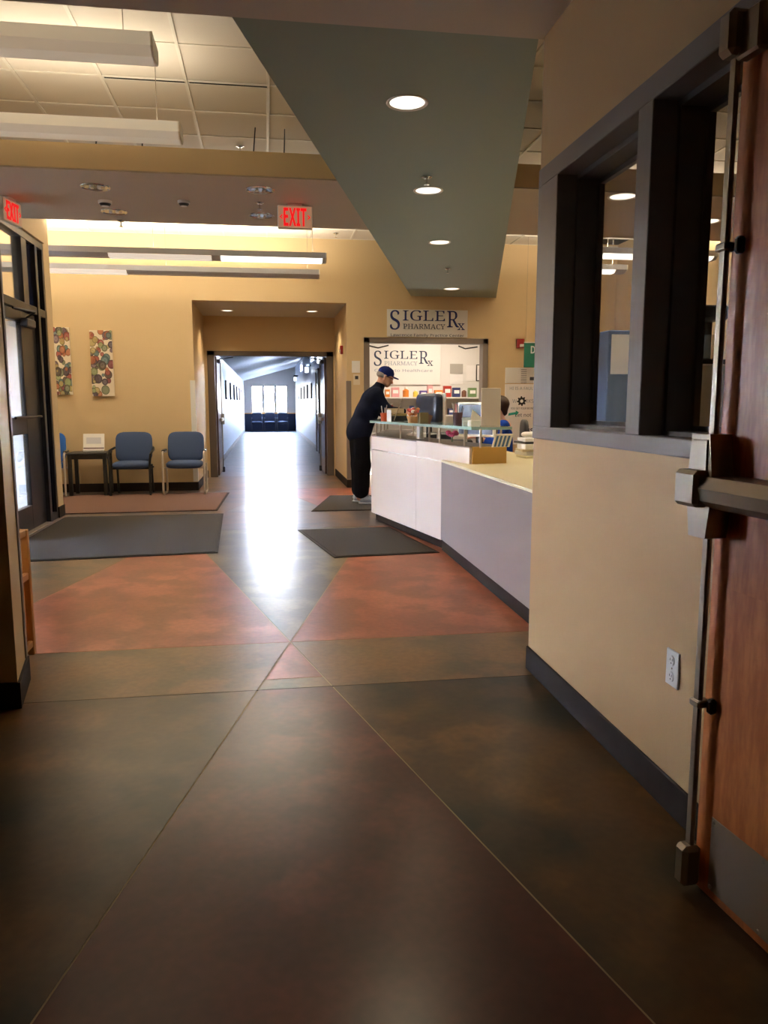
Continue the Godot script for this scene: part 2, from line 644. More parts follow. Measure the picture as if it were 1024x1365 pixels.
func make_materials() -> void:
	bump_tex = ImageTexture.create_from_image(noise(77, 0.09, 3, 512))
	painted("yellow_paint", srgb(211, 185, 143))
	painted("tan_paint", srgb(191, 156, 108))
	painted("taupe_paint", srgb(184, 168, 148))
	painted("grey_paint", srgb(196, 187, 175))
	painted("green_grey_paint", srgb(144, 159, 148))
	painted("white_paint", srgb(228, 226, 220))
	painted("corridor_paint", srgb(164, 171, 184))
	mat("bronze", srgb(32, 28, 28), 0.35, 0.0)
	mat("frame_grey", srgb(122, 111, 102), 0.5)
	mat("frame_dark", srgb(92, 81, 73), 0.5)
	mat("rubber_base", srgb(46, 36, 30), 0.7, 0.0, 0.3)
	mat("navy_panel", srgb(26, 34, 62), 0.15)
	mat("steel", srgb(158, 146, 130), 0.45, 0.8)
	mat("chrome", srgb(215, 218, 220), 0.1, 1.0)
	mat("plate_steel", srgb(166, 148, 126), 0.5, 0.4)
	mat("black_plastic", srgb(22, 22, 24), 0.4)
	mat("dark_grey", srgb(52, 52, 54), 0.5)
	mat("white_plastic", srgb(232, 230, 224), 0.4)
	mat("cream_laminate", srgb(232, 222, 186), 0.3)
	mat("white_laminate", srgb(230, 212, 196), 0.4)
	mat("grey_laminate", srgb(146, 134, 128), 0.4)
	mat("gold_laminate", srgb(205, 160, 82), 0.35)
	mat("black_frame", srgb(26, 24, 24), 0.4)
	mat("beige_frame", srgb(196, 184, 168), 0.35, 0.2)
	mat("paper", srgb(238, 236, 232), 0.8)
	mat("beige_card", srgb(222, 208, 182), 0.7)
	mat("tile", srgb(226, 218, 204), 0.9, 0.0, 0.2)
	mat("tbar", srgb(232, 226, 212), 0.5)
	mat("fixture", srgb(240, 232, 216), 0.4)
	glow("fixture_glow", srgb(240, 226, 200), 0.2).albedo_color = srgb(238, 230, 214)
	mat("fixture_far", srgb(176, 176, 180), 0.4)
	mat("joint", srgb(178, 154, 120), 0.8)
	mat("dark_slot", srgb(20, 19, 18), 0.8)
	mat("blue_ink", srgb(28, 44, 110), 0.5)
	mat("slate_ink", srgb(44, 58, 84), 0.5)
	mat("pale_ink", srgb(150, 160, 172), 0.5)
	mat("black_ink", srgb(25, 25, 28), 0.6)
	mat("teal_ink", srgb(40, 150, 130), 0.6)
	mat("green_sign", srgb(24, 112, 90), 0.5)
	mat("red_plastic", srgb(150, 26, 26), 0.4)
	mat("skin", srgb(205, 150, 125), 0.55)
	mat("skin_light", srgb(214, 165, 142), 0.55)
	mat("brown_hair", srgb(62, 42, 32), 0.5)
	mat("navy_cloth", srgb(24, 28, 44), 0.9, 0.0, 0.2)
	mat("black_cloth", srgb(20, 20, 25), 0.9, 0.0, 0.2)
	mat("cap_blue", srgb(30, 40, 98), 0.85, 0.0, 0.2)
	mat("royal_cloth", srgb(36, 74, 176), 0.85, 0.0, 0.2)
	mat("shoe_grey", srgb(176, 184, 196), 0.6)
	mat("shoe_sole", srgb(228, 228, 228), 0.6)
	mat("gold_wood", srgb(198, 140, 66), 0.4)
	glow("lamp_white", Color(1.0, 0.97, 0.9), 1.6)
	glow("lens_bright", Color(1.0, 0.98, 0.93), 1.6)
	glow("lens_dim", Color(1.0, 0.95, 0.88), 0.55)
	glow("trough_glow", Color(1.0, 0.96, 0.88), 1.2)
	glow("exit_face", Color(0.72, 0.58, 0.46), 0.42)
	mat("dark_wood", srgb(74, 54, 44), 0.3)
	mat("calendar_grey", srgb(172, 168, 158), 0.7)
	glow("exit_red", Color(0.92, 0.06, 0.09), 0.8)
	glow("sconce_glow", Color(0.95, 0.98, 1.0), 0.9)
	pane("glass", srgb(225, 235, 235), 0.08)
	pane("tint_glass", srgb(170, 180, 175), 0.22)
	pane("shelf_glass", srgb(176, 210, 205), 0.6)
	pane("clear_plastic", srgb(235, 240, 240), 0.25)
	stained("stain_red", 11, [srgb(146, 82, 58), srgb(174, 104, 76), srgb(126, 74, 52)], 0.28)
	stained("stain_maroon", 15, [srgb(98, 46, 36), srgb(118, 60, 46), srgb(80, 42, 34)], 0.28)
	stained("stain_olive", 21, [srgb(96, 88, 66), srgb(122, 108, 78), srgb(76, 74, 60)], 0.28)
	stained("stain_brown", 31, [srgb(120, 94, 64), srgb(90, 78, 56), srgb(136, 98, 62)], 0.28)
	stained("stain_dark", 41, [srgb(122, 86, 46), srgb(36, 38, 32), srgb(84, 60, 38)], 0.28)
	stained("stain_grey", 51, [srgb(110, 96, 88), srgb(88, 84, 84), srgb(128, 100, 84)], 0.28)
	stained("stain_hall", 61, [srgb(120, 112, 108), srgb(96, 96, 100), srgb(134, 118, 108)], 0.28)
	wood("cherry", 5, srgb(200, 110, 48), srgb(224, 136, 68), Vector3(1.2, 1.2, 1.2), 0.4)
	woven("mat_grey", 3, srgb(60, 56, 52), srgb(96, 90, 84), 6.0, 0.35)
	woven("mat_brown", 4, srgb(104, 78, 68), srgb(140, 110, 98), 6.0, 0.3)
	woven("upholstery", 6, srgb(62, 76, 106), srgb(84, 99, 131), 9.0, 0.06)
	woven("blue_upholstery", 7, srgb(44, 86, 156), srgb(64, 110, 180), 9.0, 0.06)
	woven("navy_upholstery", 8, srgb(42, 44, 56), srgb(56, 58, 72), 9.0, 0.06)

func build_shell() -> void:
	struct("wall_back", wall(2, -12.0, -11.85, -5.5, 5.5, 0.0, 3.8, [[-1.03, 1.23, -1.0, 2.78], [1.49, 3.43, -1.0, 2.28]]), M.yellow_paint)
	struct("wall_left", wall(0, -5.65, -5.5, -12.0, -3.4, 0.0, 3.8, [[-8.7, -6.1, 0.0, 2.2]]), M.yellow_paint)
	sbox("wall_right_far", Vector3(5.5, 0, -12.0), Vector3(5.65, 3.8, 2.6), M.yellow_paint)
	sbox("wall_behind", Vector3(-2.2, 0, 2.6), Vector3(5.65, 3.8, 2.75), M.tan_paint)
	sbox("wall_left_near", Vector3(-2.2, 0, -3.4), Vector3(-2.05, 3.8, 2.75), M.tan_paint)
	sbox("wall_left_pier", Vector3(-5.65, 0, -3.74), Vector3(-1.6, 3.8, -3.38), M.yellow_paint)
	var pier := MB.new()
	pier.prism(PackedVector2Array([Vector2(-1.6, -3.38), Vector2(-1.078, -3.38), Vector2(-1.145, -3.74), Vector2(-1.6, -3.74)]), Vector3.ZERO, Vector3.RIGHT, Vector3.BACK, Vector3(0, 2.905, 0))
	struct("wall_left_pier_end", pier, M.yellow_paint)
	# recess walls and the wall over the double doors
	sbox("wall_recess_left", Vector3(-1.15, 0, -13.9), Vector3(-1.03, 3.0, -12.0), M.yellow_paint)
	sbox("wall_recess_right", Vector3(1.23, 0, -13.9), Vector3(1.35, 3.0, -12.0), M.yellow_paint)
	sbox("ceiling_recess", Vector3(-1.15, 2.78, -13.9), Vector3(1.35, 2.9, -12.0), M.grey_paint)
	struct("wall_recess_back", wall(2, -14.05, -13.9, -1.2, 1.5, 0.0, 3.2, [[-0.98, 1.2, -1.0, 2.19]]), M.yellow_paint)
	# baseboards
	var bz := func(called: String, x0: float, x1: float, z: float, y := 0.125) -> void:
		sbox(called, Vector3(x0, 0, z), Vector3(x1, y, z + 0.012), M.rubber_base, 0.003)
	var bx := func(called: String, z0: float, z1: float, x: float, side: float, y := 0.125) -> void:
		sbox(called, Vector3(x, 0, z0), Vector3(x + side * 0.012, y, z1), M.rubber_base, 0.003)
	bz.call("baseboard_back", -5.5, -1.03, -11.85)
	bz.call("baseboard_back", 1.23, 1.49, -11.85)
	bz.call("baseboard_back", 3.43, 5.5, -11.85)
	bx.call("baseboard_recess_left", -13.9, -11.84, -1.03, 1.0)
	bx.call("baseboard_recess_right", -13.9, -11.84, 1.23, -1.0)
	var pb := MB.new()
	pb.prism(PackedVector2Array([Vector2(-2.05, -3.368), Vector2(-1.064, -3.368), Vector2(-1.132, -3.74), Vector2(-1.2, -3.74), Vector2(-1.2, -3.39), Vector2(-2.05, -3.39)]), Vector3.ZERO, Vector3.RIGHT, Vector3.BACK, Vector3(0, 0.115, 0))
	struct("baseboard_pier", pb, M.rubber_base)
	bx.call("baseboard_right", -3.53, 2.6, 1.255, -1.0, 0.115)
	# metal corner guards
	pbox("corner_guard", Vector3(-1.14, 1.32, -3.715), Vector3(0.012, 2.4, 0.06), M.frame_grey, null, 0.002, Basis(Vector3.UP, 0.185))
	tag(get_child(get_child_count() - 1), "grey metal corner guard on the yellow wall pier by the wooden rack", "corner guard")
	for g in [[-1.03, 1.0, "by the blue chairs"], [1.23, -1.0, "behind the man in the cap"]]:
		var t := thing("corner_guard", "pale grey corner guard on the corridor recess " + g[2], "corner guard", Vector3(g[0], 0.13, -11.85))
		pbox("face", Vector3(-g[1] * 0.03, 0.75, 0.004), Vector3(0.07, 1.5, 0.006), M.frame_grey if g[1] < 0 else M.white_plastic, t, 0.001)
		pbox("return", Vector3(g[1] * 0.004, 0.75, -0.03), Vector3(0.006, 1.5, 0.07), M.frame_grey if g[1] < 0 else M.white_plastic, t, 0.001)

# ---- floor: stained concrete panels between sawn joints
func build_floor() -> void:
	var base := MB.new()
	base.span(Vector3(-5.65, -0.2, -14.0), Vector3(5.65, -0.001, 2.75))
	base.span(Vector3(-1.1, -0.2, -36.5), Vector3(1.55, -0.001, -14.0))
	var fl := struct("floor", base, M.joint)
	var add := func(pts: Array, m: Material) -> void:
		var poly := PackedVector2Array()
		for p in pts:
			poly.append(p)
		var small := Geometry2D.offset_polygon(poly, -0.003)
		if small.size() == 0:
			return
		var mb := MB.new()
		mb.prism(small[0], Vector3(0, -0.05, 0), Vector3.RIGHT, Vector3.BACK, Vector3(0, 0.05, 0))
		obj("floor_panel", mb, m, fl)
	var V := func(x: float, z: float) -> Vector2:
		return Vector2(x, z)
	var d1 := func(z: float) -> Vector2:
		return Vector2(0.107 - (z + 4.13) * 0.244, z)
	var d2 := func(z: float) -> Vector2:
		return Vector2(0.107 + (z + 4.13) * 0.245, z)
	var XL := -5.5
	var XR := 5.5
	var z1 := -3.43
	var z2 := -4.13
	var z3 := -8.06
	var apex := Vector2(0.107, z2)
	add.call([d1.call(2.6), d2.call(2.6), d2.call(z1), d1.call(z1)], M.stain_maroon)
	add.call([V.call(XL, 2.6), d1.call(2.6), d1.call(z1), V.call(XL, z1)], M.stain_dark)
	add.call([d2.call(2.6), V.call(XR, 2.6), V.call(XR, z1), d2.call(z1)], M.stain_dark)
	add.call([V.call(XL, z1), d1.call(z1), apex, V.call(XL, z2)], M.stain_brown)
	add.call([d2.call(z1), V.call(XR, z1), V.call(XR, z2), apex], M.stain_brown)
	add.call([d1.call(z1), d2.call(z1), d2.call(-3.56), d1.call(-3.56)], M.stain_brown)
	add.call([d1.call(-3.56), d2.call(-3.56), apex], M.stain_red)
	add.call([V.call(XL, z2), V.call(-1.79, z2), V.call(-1.2, -6.64), V.call(-1.2, z3), V.call(XL, z3)], M.stain_brown)
	add.call([V.call(-1.79, z2), apex, d2.call(z3), V.call(-1.2, z3), V.call(-1.2, -6.64)], M.stain_red)
	add.call([apex, V.call(XR, z2), V.call(XR, z3), d1.call(z3)], M.stain_red)
	add.call([apex, d1.call(z3), d2.call(z3)], M.stain_olive)
	add.call([V.call(XL, z3), V.call(XR, z3), V.call(XR, -9.35), V.call(XL, -9.35)], M.stain_grey)
	var q := Vector2(0.14, -11.82)
	var ql := Vector2(-0.52, -9.35)
	var qr := Vector2(0.74, -9.35)
	add.call([V.call(XL, -9.35), ql, q, V.call(XL, -11.82)], M.stain_grey)
	add.call([ql, qr, q], M.stain_hall)
	add.call([qr, V.call(XR, -9.35), V.call(XR, -11.82), q], M.stain_red)
	add.call([V.call(XL, -11.82), V.call(XR, -11.82), V.call(XR, -13.98), V.call(XL, -13.98)], M.stain_brown)
	var zz := -13.98
	for i in 9:
		var zn := zz - 2.5
		add.call([V.call(-1.0, zz), V.call(1.45, zz), V.call(1.45, zn), V.call(-1.0, zn)], M.stain_hall)
		zz = zn
	pbox("control_joint", Vector3(-2.0, -0.0025, z1), Vector3(6.6, 0.004, 0.011), M.dark_slot, fl)
	# mats
	mat_at("floor_mat", "long brown carpet mat in front of the waiting chairs", [ony(40, 687, 0), Vector3(-0.606, 0, -9.52), Vector3(-0.548, 0, -11.42), Vector3(-3.6, 0, -11.42)], M.mat_brown)
	mat_at("floor_mat", "large dark grey entrance mat beside the glass door", [Vector3(-2.3, 0, -6.6), Vector3(-0.44, 0, -6.78), Vector3(-0.52, 0, -9.23), Vector3(-2.3, 0, -9.2)], M.mat_grey)
	mat_at("floor_mat", "dark grey mat in front of the white counter panels", [ony(446, 744, 0), ony(586, 737, 0), Vector3(1.26, 0, -7.95), ony(397, 707, 0)], M.mat_grey)
	mat_at("floor_mat", "dark grey mat under the man's shoes", [ony(415, 682, 0), Vector3(1.26, 0, -9.25), Vector3(1.62, 0, -10.75), ony(440, 661, 0)], M.mat_grey)

func mat_at(called: String, label: String, p: Array, m: Material) -> void:
	var c := Vector3.ZERO
	for v in p:
		c += v / 4.0
	c.y = 0
	var t := thing(called, label, "mat", c)
	var poly := PackedVector2Array()
	for v in p:
		poly.append(Vector2(v.x - c.x, v.z - c.z))
	var mb := MB.new()
	mb.prism(poly, Vector3(0, 0, 0), Vector3.RIGHT, Vector3.BACK, Vector3(0, 0.006, 0))
	obj("rubber_edge", mb, M.rubber_base, t)
	var inner := Geometry2D.offset_polygon(poly, -0.025)
	mb = MB.new()
	mb.prism(inner[0], Vector3(0, 0.002, 0), Vector3.RIGHT, Vector3.BACK, Vector3(0, 0.009, 0))
	obj("pile", mb, m, t)

# ---- ceilings
func build_ceiling() -> void:
	# tiled hall ceiling at 3.7
	var slab := MB.new()
	slab.span(Vector3(-5.65, 3.74, -12.0), Vector3(5.65, 3.85, -3.4))
	var ce := struct("ceiling", slab, M.dark_slot)
	var tm := MB.new()
	tm.box(Vector3(0, 0.012, 0), Vector3(0.595, 0.02, 0.595), Basis(), 0.004)
	var tile := tm.done()
	var xs := []
	var x := -1.155 - 0.614 * 7
	while x < 5.5:
		xs.append(x)
		x += 0.614
	var zs := []
	var z := -6.36 + 0.61 * 4
	while z > -12.4:
		zs.append(z)
		z -= 0.61
	for i in xs.size() - 1:
		for j in zs.size() - 1:
			var c := Vector3((xs[i] + xs[i + 1]) / 2, 3.7, (zs[j] + zs[j + 1]) / 2)
			if c.z - 0.3 < -12.3:
				continue
			share("ceiling_tile", tile, M.tile, Transform3D(Basis(), c), ce)
	var bar := MB.new()
	bar.box(Vector3.ZERO, Vector3(0.024, 0.02, 8.6))
	var barm := bar.done()
	for xx in xs:
		share("ceiling_bar", barm, M.tbar, Transform3D(Basis(), Vector3(xx, 3.703, -7.7)), ce)
	var bar2 := MB.new()
	bar2.box(Vector3.ZERO, Vector3(11.0, 0.018, 0.018))
	var bar2m := bar2.done()
	for zz in zs:
		if zz > -11.9:
			share("ceiling_bar", bar2m, M.tbar, Transform3D(Basis(), Vector3(0, 3.705, zz)), ce)
	for k in 2:
		var t := thing("slot_diffuser", "thin dark linear air slot in the ceiling tiles, " + ["away from the soffit", "beside the slanting soffit"][k], "air slot", Vector3(-0.84 + 0.614 * k, 3.69, -6.36), Basis(), "air slots in the tiled ceiling")
		pbox("slot", Vector3(0, 0.003, 0), Vector3(0.58, 0.008, 0.035), M.dark_slot, t)
		pbox("rim", Vector3(0, 0.002, 0.021), Vector3(0.6, 0.012, 0.008), M.tbar, t)
		pbox("rim", Vector3(0, 0.002, -0.021), Vector3(0.6, 0.012, 0.008), M.tbar, t)
	# low ceiling over the near part, its rise to the tiles
	sbox("ceiling_near", Vector3(-2.2, 2.9, -3.55), Vector3(5.65, 3.1, 2.75), M.grey_paint)
	sbox("wall_bulkhead", Vector3(-5.65, 3.1, -3.56), Vector3(5.65, 3.8, -3.42), M.yellow_paint)
	# beam across the hall: yellow face, taupe underside
	sbox("trim_beam", Vector3(-2.322, 2.955, -7.66), Vector3(5.5, 3.125, -6.05), M.yellow_paint)
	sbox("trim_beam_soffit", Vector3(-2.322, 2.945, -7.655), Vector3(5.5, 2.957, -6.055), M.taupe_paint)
	# slanting green-grey soffit over the counter
	var mb := MB.new()
	var poly := PackedVector2Array([Vector2(-0.104, -3.55), Vector2(1.235, -3.55), Vector2(3.55, -11.86), Vector2(2.22, -11.86)])
	mb.prism(poly, Vector3(0, 2.9, 0), Vector3.RIGHT, Vector3.BACK, Vector3(0, 0.045, 0))
	mb.prism(PackedVector2Array([Vector2(0.0, -3.6), Vector2(1.12, -3.6), Vector2(3.42, -11.84), Vector2(2.32, -11.84)]), Vector3(0, 2.94, 0), Vector3.RIGHT, Vector3.BACK, Vector3(0, 0.75, 0))
	struct("ceiling_soffit", mb, M.green_grey_paint)
	var where := ["above the grey desk front, first in its soffit", "second in its slanting soffit, beside a sprinkler", "third in its slanting soffit", "last in its slanting soffit, over the shop sign"]
	var i := 0
	for p in [ony(543, 137, 2.9), ony(571, 254, 2.9), ony(586, 323, 2.9), ony(602, 385, 2.9)]:
		downlight(p, "lit round downlight " + where[i], 0.095, true, 1.3, "lit downlights in the slanting soffit")
		i += 1
	# downlights in the beam: four unlit with chrome reflectors, two lit beyond the soffit
	for p in [[127, 249, "beside a smoke detector, front of the beam"], [152, 282, "behind a smoke detector, back of the beam"], [347, 253, "near the exit sign, front of the beam"], [349, 287, "near the exit sign, back of the beam"]]:
		downlight(ony(p[0], p[1], 2.945), "unlit chrome downlight " + p[2], 0.092, false, 0.0, "unlit downlights in the beam")
	downlight(ony(830, 262, 2.945), "lit downlight in the beam seen through the first window pane", 0.1, true, 2.5, "lit downlights seen through the window")
	downlight(ony(943, 295, 2.945), "lit downlight in the beam seen through the second window pane", 0.1, true, 2.5, "lit downlights seen through the window")
	for p in [[303, 414], [416, 415]]:
		downlight(ony(p[0], p[1], 2.78), "lit downlight in the recess before the double doors, " + ("by the chairs' side" if p[0] < 350 else "by the pharmacy side"), 0.08, true, 1.6, "lit downlights in the recess")
	# pendants
	pendant(-2.04, -0.55, 3.1, -4.55, "cream indirect pendant lamp closest to the low ceiling", [])
	pendant(-2.04, -0.55, 3.1, -5.85, "cream indirect pendant lamp before the yellow beam", [])
	area("pendant_light", Vector3(-1.3, 3.23, -4.55), Vector3.UP, Vector2(1.4, 0.14), 0.8, LAMP)
	area("pendant_light", Vector3(-1.3, 3.23, -5.85), Vector3.UP, Vector2(1.4, 0.14), 0.8, LAMP)
	pendant(-5.2, 0.76, 3.0, -9.82, "long grey linear pendant lamp with bright lens, before the back wall", [[-0.49, 0.72, "lens_bright"], [-1.78, -0.6, "lens_dim"]])
	pendant(-5.2, 0.76, 3.0, -11.03, "long grey linear pendant lamp close to the back wall", [[-2.9, -1.78, "lens_dim"]])
	pendant(3.9, 5.4, 3.0, -9.0, "white linear pendant lamp seen through the window", [[3.95, 5.35, "lens_bright"]])
	pendant(3.9, 4.75, 3.0, -10.05, "short white linear pendant lamp seen through the window", [[3.95, 4.6, "lens_bright"]])
	area("pendant_light", Vector3(-2.2, 3.13, -9.82), Vector3.UP, Vector2(5.8, 0.14), 10.0, LAMP)
	area("pendant_light", Vector3(-2.2, 3.13, -11.03), Vector3.UP, Vector2(5.8, 0.14), 10.0, LAMP)
	area("pendant_light", Vector3(4.6, 3.13, -9.0), Vector3.UP, Vector2(1.4, 0.14), 6.0, LAMP)
	area("pendant_light", Vector3(4.3, 3.13, -10.05), Vector3.UP, Vector2(0.8, 0.14), 4.0, LAMP)
	area("pendant_light", Vector3(0.12, 2.985, -9.82), Vector3.DOWN, Vector2(1.1, 0.1), 2.5, LAMP)

func downlight(p: Vector3, label: String, r: float, lit: bool, e: float, group: String) -> void:
	var t := thing("downlight", label, "downlight", p, Basis(), group)
	var mb := MB.new()
	mb.lathe([Vector2(r, -0.001), Vector2(r + 0.016, -0.006), Vector2(r + 0.02, -0.001), Vector2(r + 0.018, 0.004)], 28)
	obj("trim_ring", mb, M.white_plastic if lit else M.chrome, t)
	mb = MB.new()
	if lit:
		mb.lathe([Vector2(0.0, -0.004), Vector2(r * 0.8, -0.003), Vector2(r, 0.0)], 28)
		obj("lens", mb, M.lamp_white, t)
		spot("downlight_lamp", Vector3(0, -0.015, 0), e, WARM, 62.0, r * 0.8, t)
	else:
		mb.lathe([Vector2(r, -0.0015), Vector2(r * 0.8, -0.004), Vector2(r * 0.55, -0.0015), Vector2(0.0, -0.0015)], 28)
		obj("reflector", mb, M.chrome, t)
		for k in [-1.0, 1.0]:
			mb = MB.new()
			mb.blob(Vector3(k * r * 0.3, -0.008, 0), Vector3(0.03, 0.014, 0.06), Basis(), 1.0, 1.0, 6, 10)
			obj("bulb", mb, M.white_plastic, t)

func pendant(x0: float, x1: float, y: float, z: float, label: String, lens: Array) -> void:
	var t := thing("pendant_lamp", label, "pendant lamp", Vector3((x0 + x1) / 2, y, z))
	var L := x1 - x0
	var mb := MB.new()
	# open trough: bowl-like profile in (z, y)
	var prof := PackedVector2Array([Vector2(-0.06, 0), Vector2(0.06, 0), Vector2(0.115, 0.035), Vector2(0.12, 0.1), Vector2(0.112, 0.1), Vector2(0.105, 0.04), Vector2(-0.105, 0.04), Vector2(-0.112, 0.1), Vector2(-0.12, 0.1), Vector2(-0.115, 0.035)])
	mb.prism(prof, Vector3(-L / 2, 0, 0), Vector3.BACK, Vector3.UP, Vector3(L, 0, 0))
	obj("housing", mb, M.fixture_glow if lens.is_empty() else M.fixture_far, t)
	for s in [-1.0, 1.0]:
		mb = MB.new()
		mb.prism(PackedVector2Array([Vector2(-0.06, 0), Vector2(0.06, 0), Vector2(0.116, 0.035), Vector2(0.121, 0.101), Vector2(-0.121, 0.101), Vector2(-0.116, 0.035)]), Vector3(s * L / 2, 0, 0), Vector3.BACK, Vector3.UP, Vector3(s * 0.012, 0, 0))
		obj("end_cap", mb, M.fixture, t)
	for l in lens:
		var cx: float = (l[0] + l[1]) / 2 - (x0 + x1) / 2
		pbox("lens", Vector3(cx, -0.003, 0), Vector3(l[1] - l[0], 0.008, 0.09), M[l[2]], t, 0.002)
		var sl := MB.new()
		sl.prism(PackedVector2Array([Vector2(0.062, 0.0), Vector2(0.114, 0.033), Vector2(0.117, 0.031), Vector2(0.065, -0.003)]), Vector3(cx - (l[1] - l[0]) / 2, 0, 0), Vector3.BACK, Vector3.UP, Vector3(l[1] - l[0], 0, 0))
		obj("lens", sl, M[l[2]], t)
	if true:
		pbox("lamp_tray", Vector3(0, 0.055, 0), Vector3(L - 0.1, 0.02, 0.14), M.trough_glow, t)
	var n := maxi(2, int(L / 1.6) + 1)
	for k in n:
		var xx := -L / 2 + 0.15 + (L - 0.3) * k / (n - 1)
		ptube("suspension_cable", [Vector3(xx, 0.04, 0), Vector3(xx, 3.70 - y, 0)], 0.003, M.steel, t, 6)

# ---- recess doors and the bright corridor
func build_corridor() -> void:
	var zf := -13.9
	var fr := MB.new()
	for xx in [[-0.98, -0.86], [1.08, 1.2]]:
		fr.span(Vector3(xx[0], 0, zf - 0.16), Vector3(xx[1], 2.19, zf + 0.02), 0.004)
	fr.span(Vector3(-0.98, 2.11, zf - 0.16), Vector3(1.2, 2.19, zf + 0.02), 0.004)
	struct("door_1", fr, M.frame_dark)
	# leaves opened into the corridor
	for s in [-1.0, 1.0]:
		var hx := -0.855 if s < 0 else 1.075
		var ang := deg_to_rad(90.0)
		var dir := Vector3(-s * cos(ang), 0, -sin(ang))
		var bs := Basis(dir, Vector3.UP, dir.cross(Vector3.UP))
		var t := thing("door_leaf", "open double door leaf at the corridor entrance, " + ("chair side" if s < 0 else "pharmacy side"), "door", Vector3(hx, 0, zf - 0.16), bs, "open double door leaves")
		pbox("leaf", Vector3(0.48, 1.06, 0), Vector3(0.94, 2.09, 0.045), M.dark_wood, t, 0.003)
		var k := 1.0 if (bs.z.x * -s) > 0 else -1.0
		pbox("push_bar", Vector3(0.5, 1.0, k * 0.06), Vector3(0.75, 0.06, 0.05), M.steel, t, 0.01)
		pbox("bar_head", Vector3(0.86, 1.0, k * 0.055), Vector3(0.1, 0.2, 0.07), M.steel, t, 0.012)
		ptube("vertical_rod", [Vector3(0.88, 0.06, k * 0.04), Vector3(0.88, 2.08, k * 0.04)], 0.012, M.steel, t, 8)
		pbox("kick_plate", Vector3(0.47, 0.16, k * 0.025), Vector3(0.88, 0.24, 0.004), M.plate_steel, t)
		pbox("closer_body", Vector3(0.2, 2.03, k * 0.05), Vector3(0.28, 0.06, 0.06), M.dark_grey, t, 0.006)
		ptube("closer_arm", [Vector3(0.3, 2.08, k * 0.06), Vector3(0.1, 2.1, k * 0.3)], 0.01, M.dark_grey, t, 6)
		pbox("latch_bolt", Vector3(0.88, 0.05, k * 0.045), Vector3(0.06, 0.1, 0.05), M.dark_grey, t, 0.006)
	var x0 := -0.97
	var x1 := 1.38
	var ze := -36.3
	var holes := [[-0.63, -0.12, 0.84, 2.08], [-0.07, 0.43, 0.84, 2.08], [0.48, 1.0, 0.84, 2.08]]
	struct("wall_corridor_left", wall(0, x0 - 0.14, x0, ze, -14.05, 0.0, 2.4), M.corridor_paint)
	var cl := []
	var zc := -15.2
	while zc > ze + 2.0:
		cl.append([zc - 1.7, zc, 2.5, 2.82])
		zc -= 7.0
	struct("wall_corridor_right", wall(0, x1, x1 + 0.14, ze, -14.05, 0.0, 3.1, cl), M.corridor_paint)
	struct("wall_corridor_end", wall(2, ze - 0.15, ze, x0 - 0.14, x1 + 0.14, 0.0, 3.2, holes), M.grey_paint)
	var ro := MB.new()
	ro.prism(PackedVector2Array([Vector2(x0 - 0.14, 2.26), Vector2(x1 + 0.14, 2.98), Vector2(x1 + 0.14, 3.1), Vector2(x0 - 0.14, 2.38)]), Vector3(0, 0, ze - 0.15), Vector3.RIGHT, Vector3.UP, Vector3(0, 0, -14.05 - ze + 0.15))
	struct("ceiling_corridor", ro, M.corridor_paint)
	sbox("baseboard_corridor_left", Vector3(x0, 0, ze), Vector3(x0 + 0.012, 0.12, -14.1), M.frame_grey)
	sbox("baseboard_corridor_right", Vector3(x1 - 0.012, 0, ze), Vector3(x1, 0.12, -14.1), M.frame_grey)
	sbox("trim_wainscot", Vector3(x0, 0, ze), Vector3(x1, 0.8, ze + 0.03), M.navy_upholstery)
	sbox("trim_sill", Vector3(x0, 0.8, ze), Vector3(x1, 0.84, ze + 0.07), M.gold_wood, 0.004)
	var n := 1
	for h in holes:
		var mb := MB.new()
		for e in [[h[0], h[0] + 0.04, h[2], h[3]], [h[1] - 0.04, h[1], h[2], h[3]], [h[0], h[1], h[2], h[2] + 0.04], [h[0], h[1], h[3] - 0.04, h[3]]]:
			mb.span(Vector3(e[0], e[2], ze - 0.1), Vector3(e[1], e[3], ze - 0.04))
		var wnd := struct("window_%d" % n, mb, M.frame_grey)
		pbox("pane", Vector3((h[0] + h[1]) / 2, (h[2] + h[3]) / 2, ze - 0.07), Vector3(h[1] - h[0] - 0.06, h[3] - h[2] - 0.06, 0.006), M.glass, wnd)
		n += 1
	for h in cl:
		var mb := MB.new()
		for e in [[h[0], h[0] + 0.04, h[2], h[3]], [h[1] - 0.04, h[1], h[2], h[3]], [h[0], h[1], h[2], h[2] + 0.04], [h[0], h[1], h[3] - 0.04, h[3]]]:
			mb.span(Vector3(x1 + 0.05, e[2], e[0]), Vector3(x1 + 0.1, e[3], e[1]))
		var wnd := struct("window_%d" % n, mb, M.frame_grey)
		pbox("pane", Vector3(x1 + 0.075, (h[2] + h[3]) / 2, (h[0] + h[1]) / 2), Vector3(0.006, h[3] - h[2] - 0.06, h[1] - h[0] - 0.06), M.glass, wnd)
		n += 1
	# framed pictures down both walls
	var pics := ["first", "second", "third", "fourth", "fifth", "sixth", "seventh"]
	for k in 7:
		var zz := -17.15 - 2.5 * k
		if zz < -34.5:
			break
		var t := thing("framed_picture", "black framed picture on the corridor's chair-side wall, %s from the doors" % pics[k], "picture", Vector3(x0 + 0.012, 1.62, zz), Basis(), "pictures on the chair-side corridor wall")
		pbox("frame", Vector3(0.008, 0, 0), Vector3(0.04, 0.46, 0.36), M.black_frame, t, 0.004)
		pbox("print", Vector3(0.03, 0, 0), Vector3(0.004, 0.36, 0.26), M.beige_card, t)
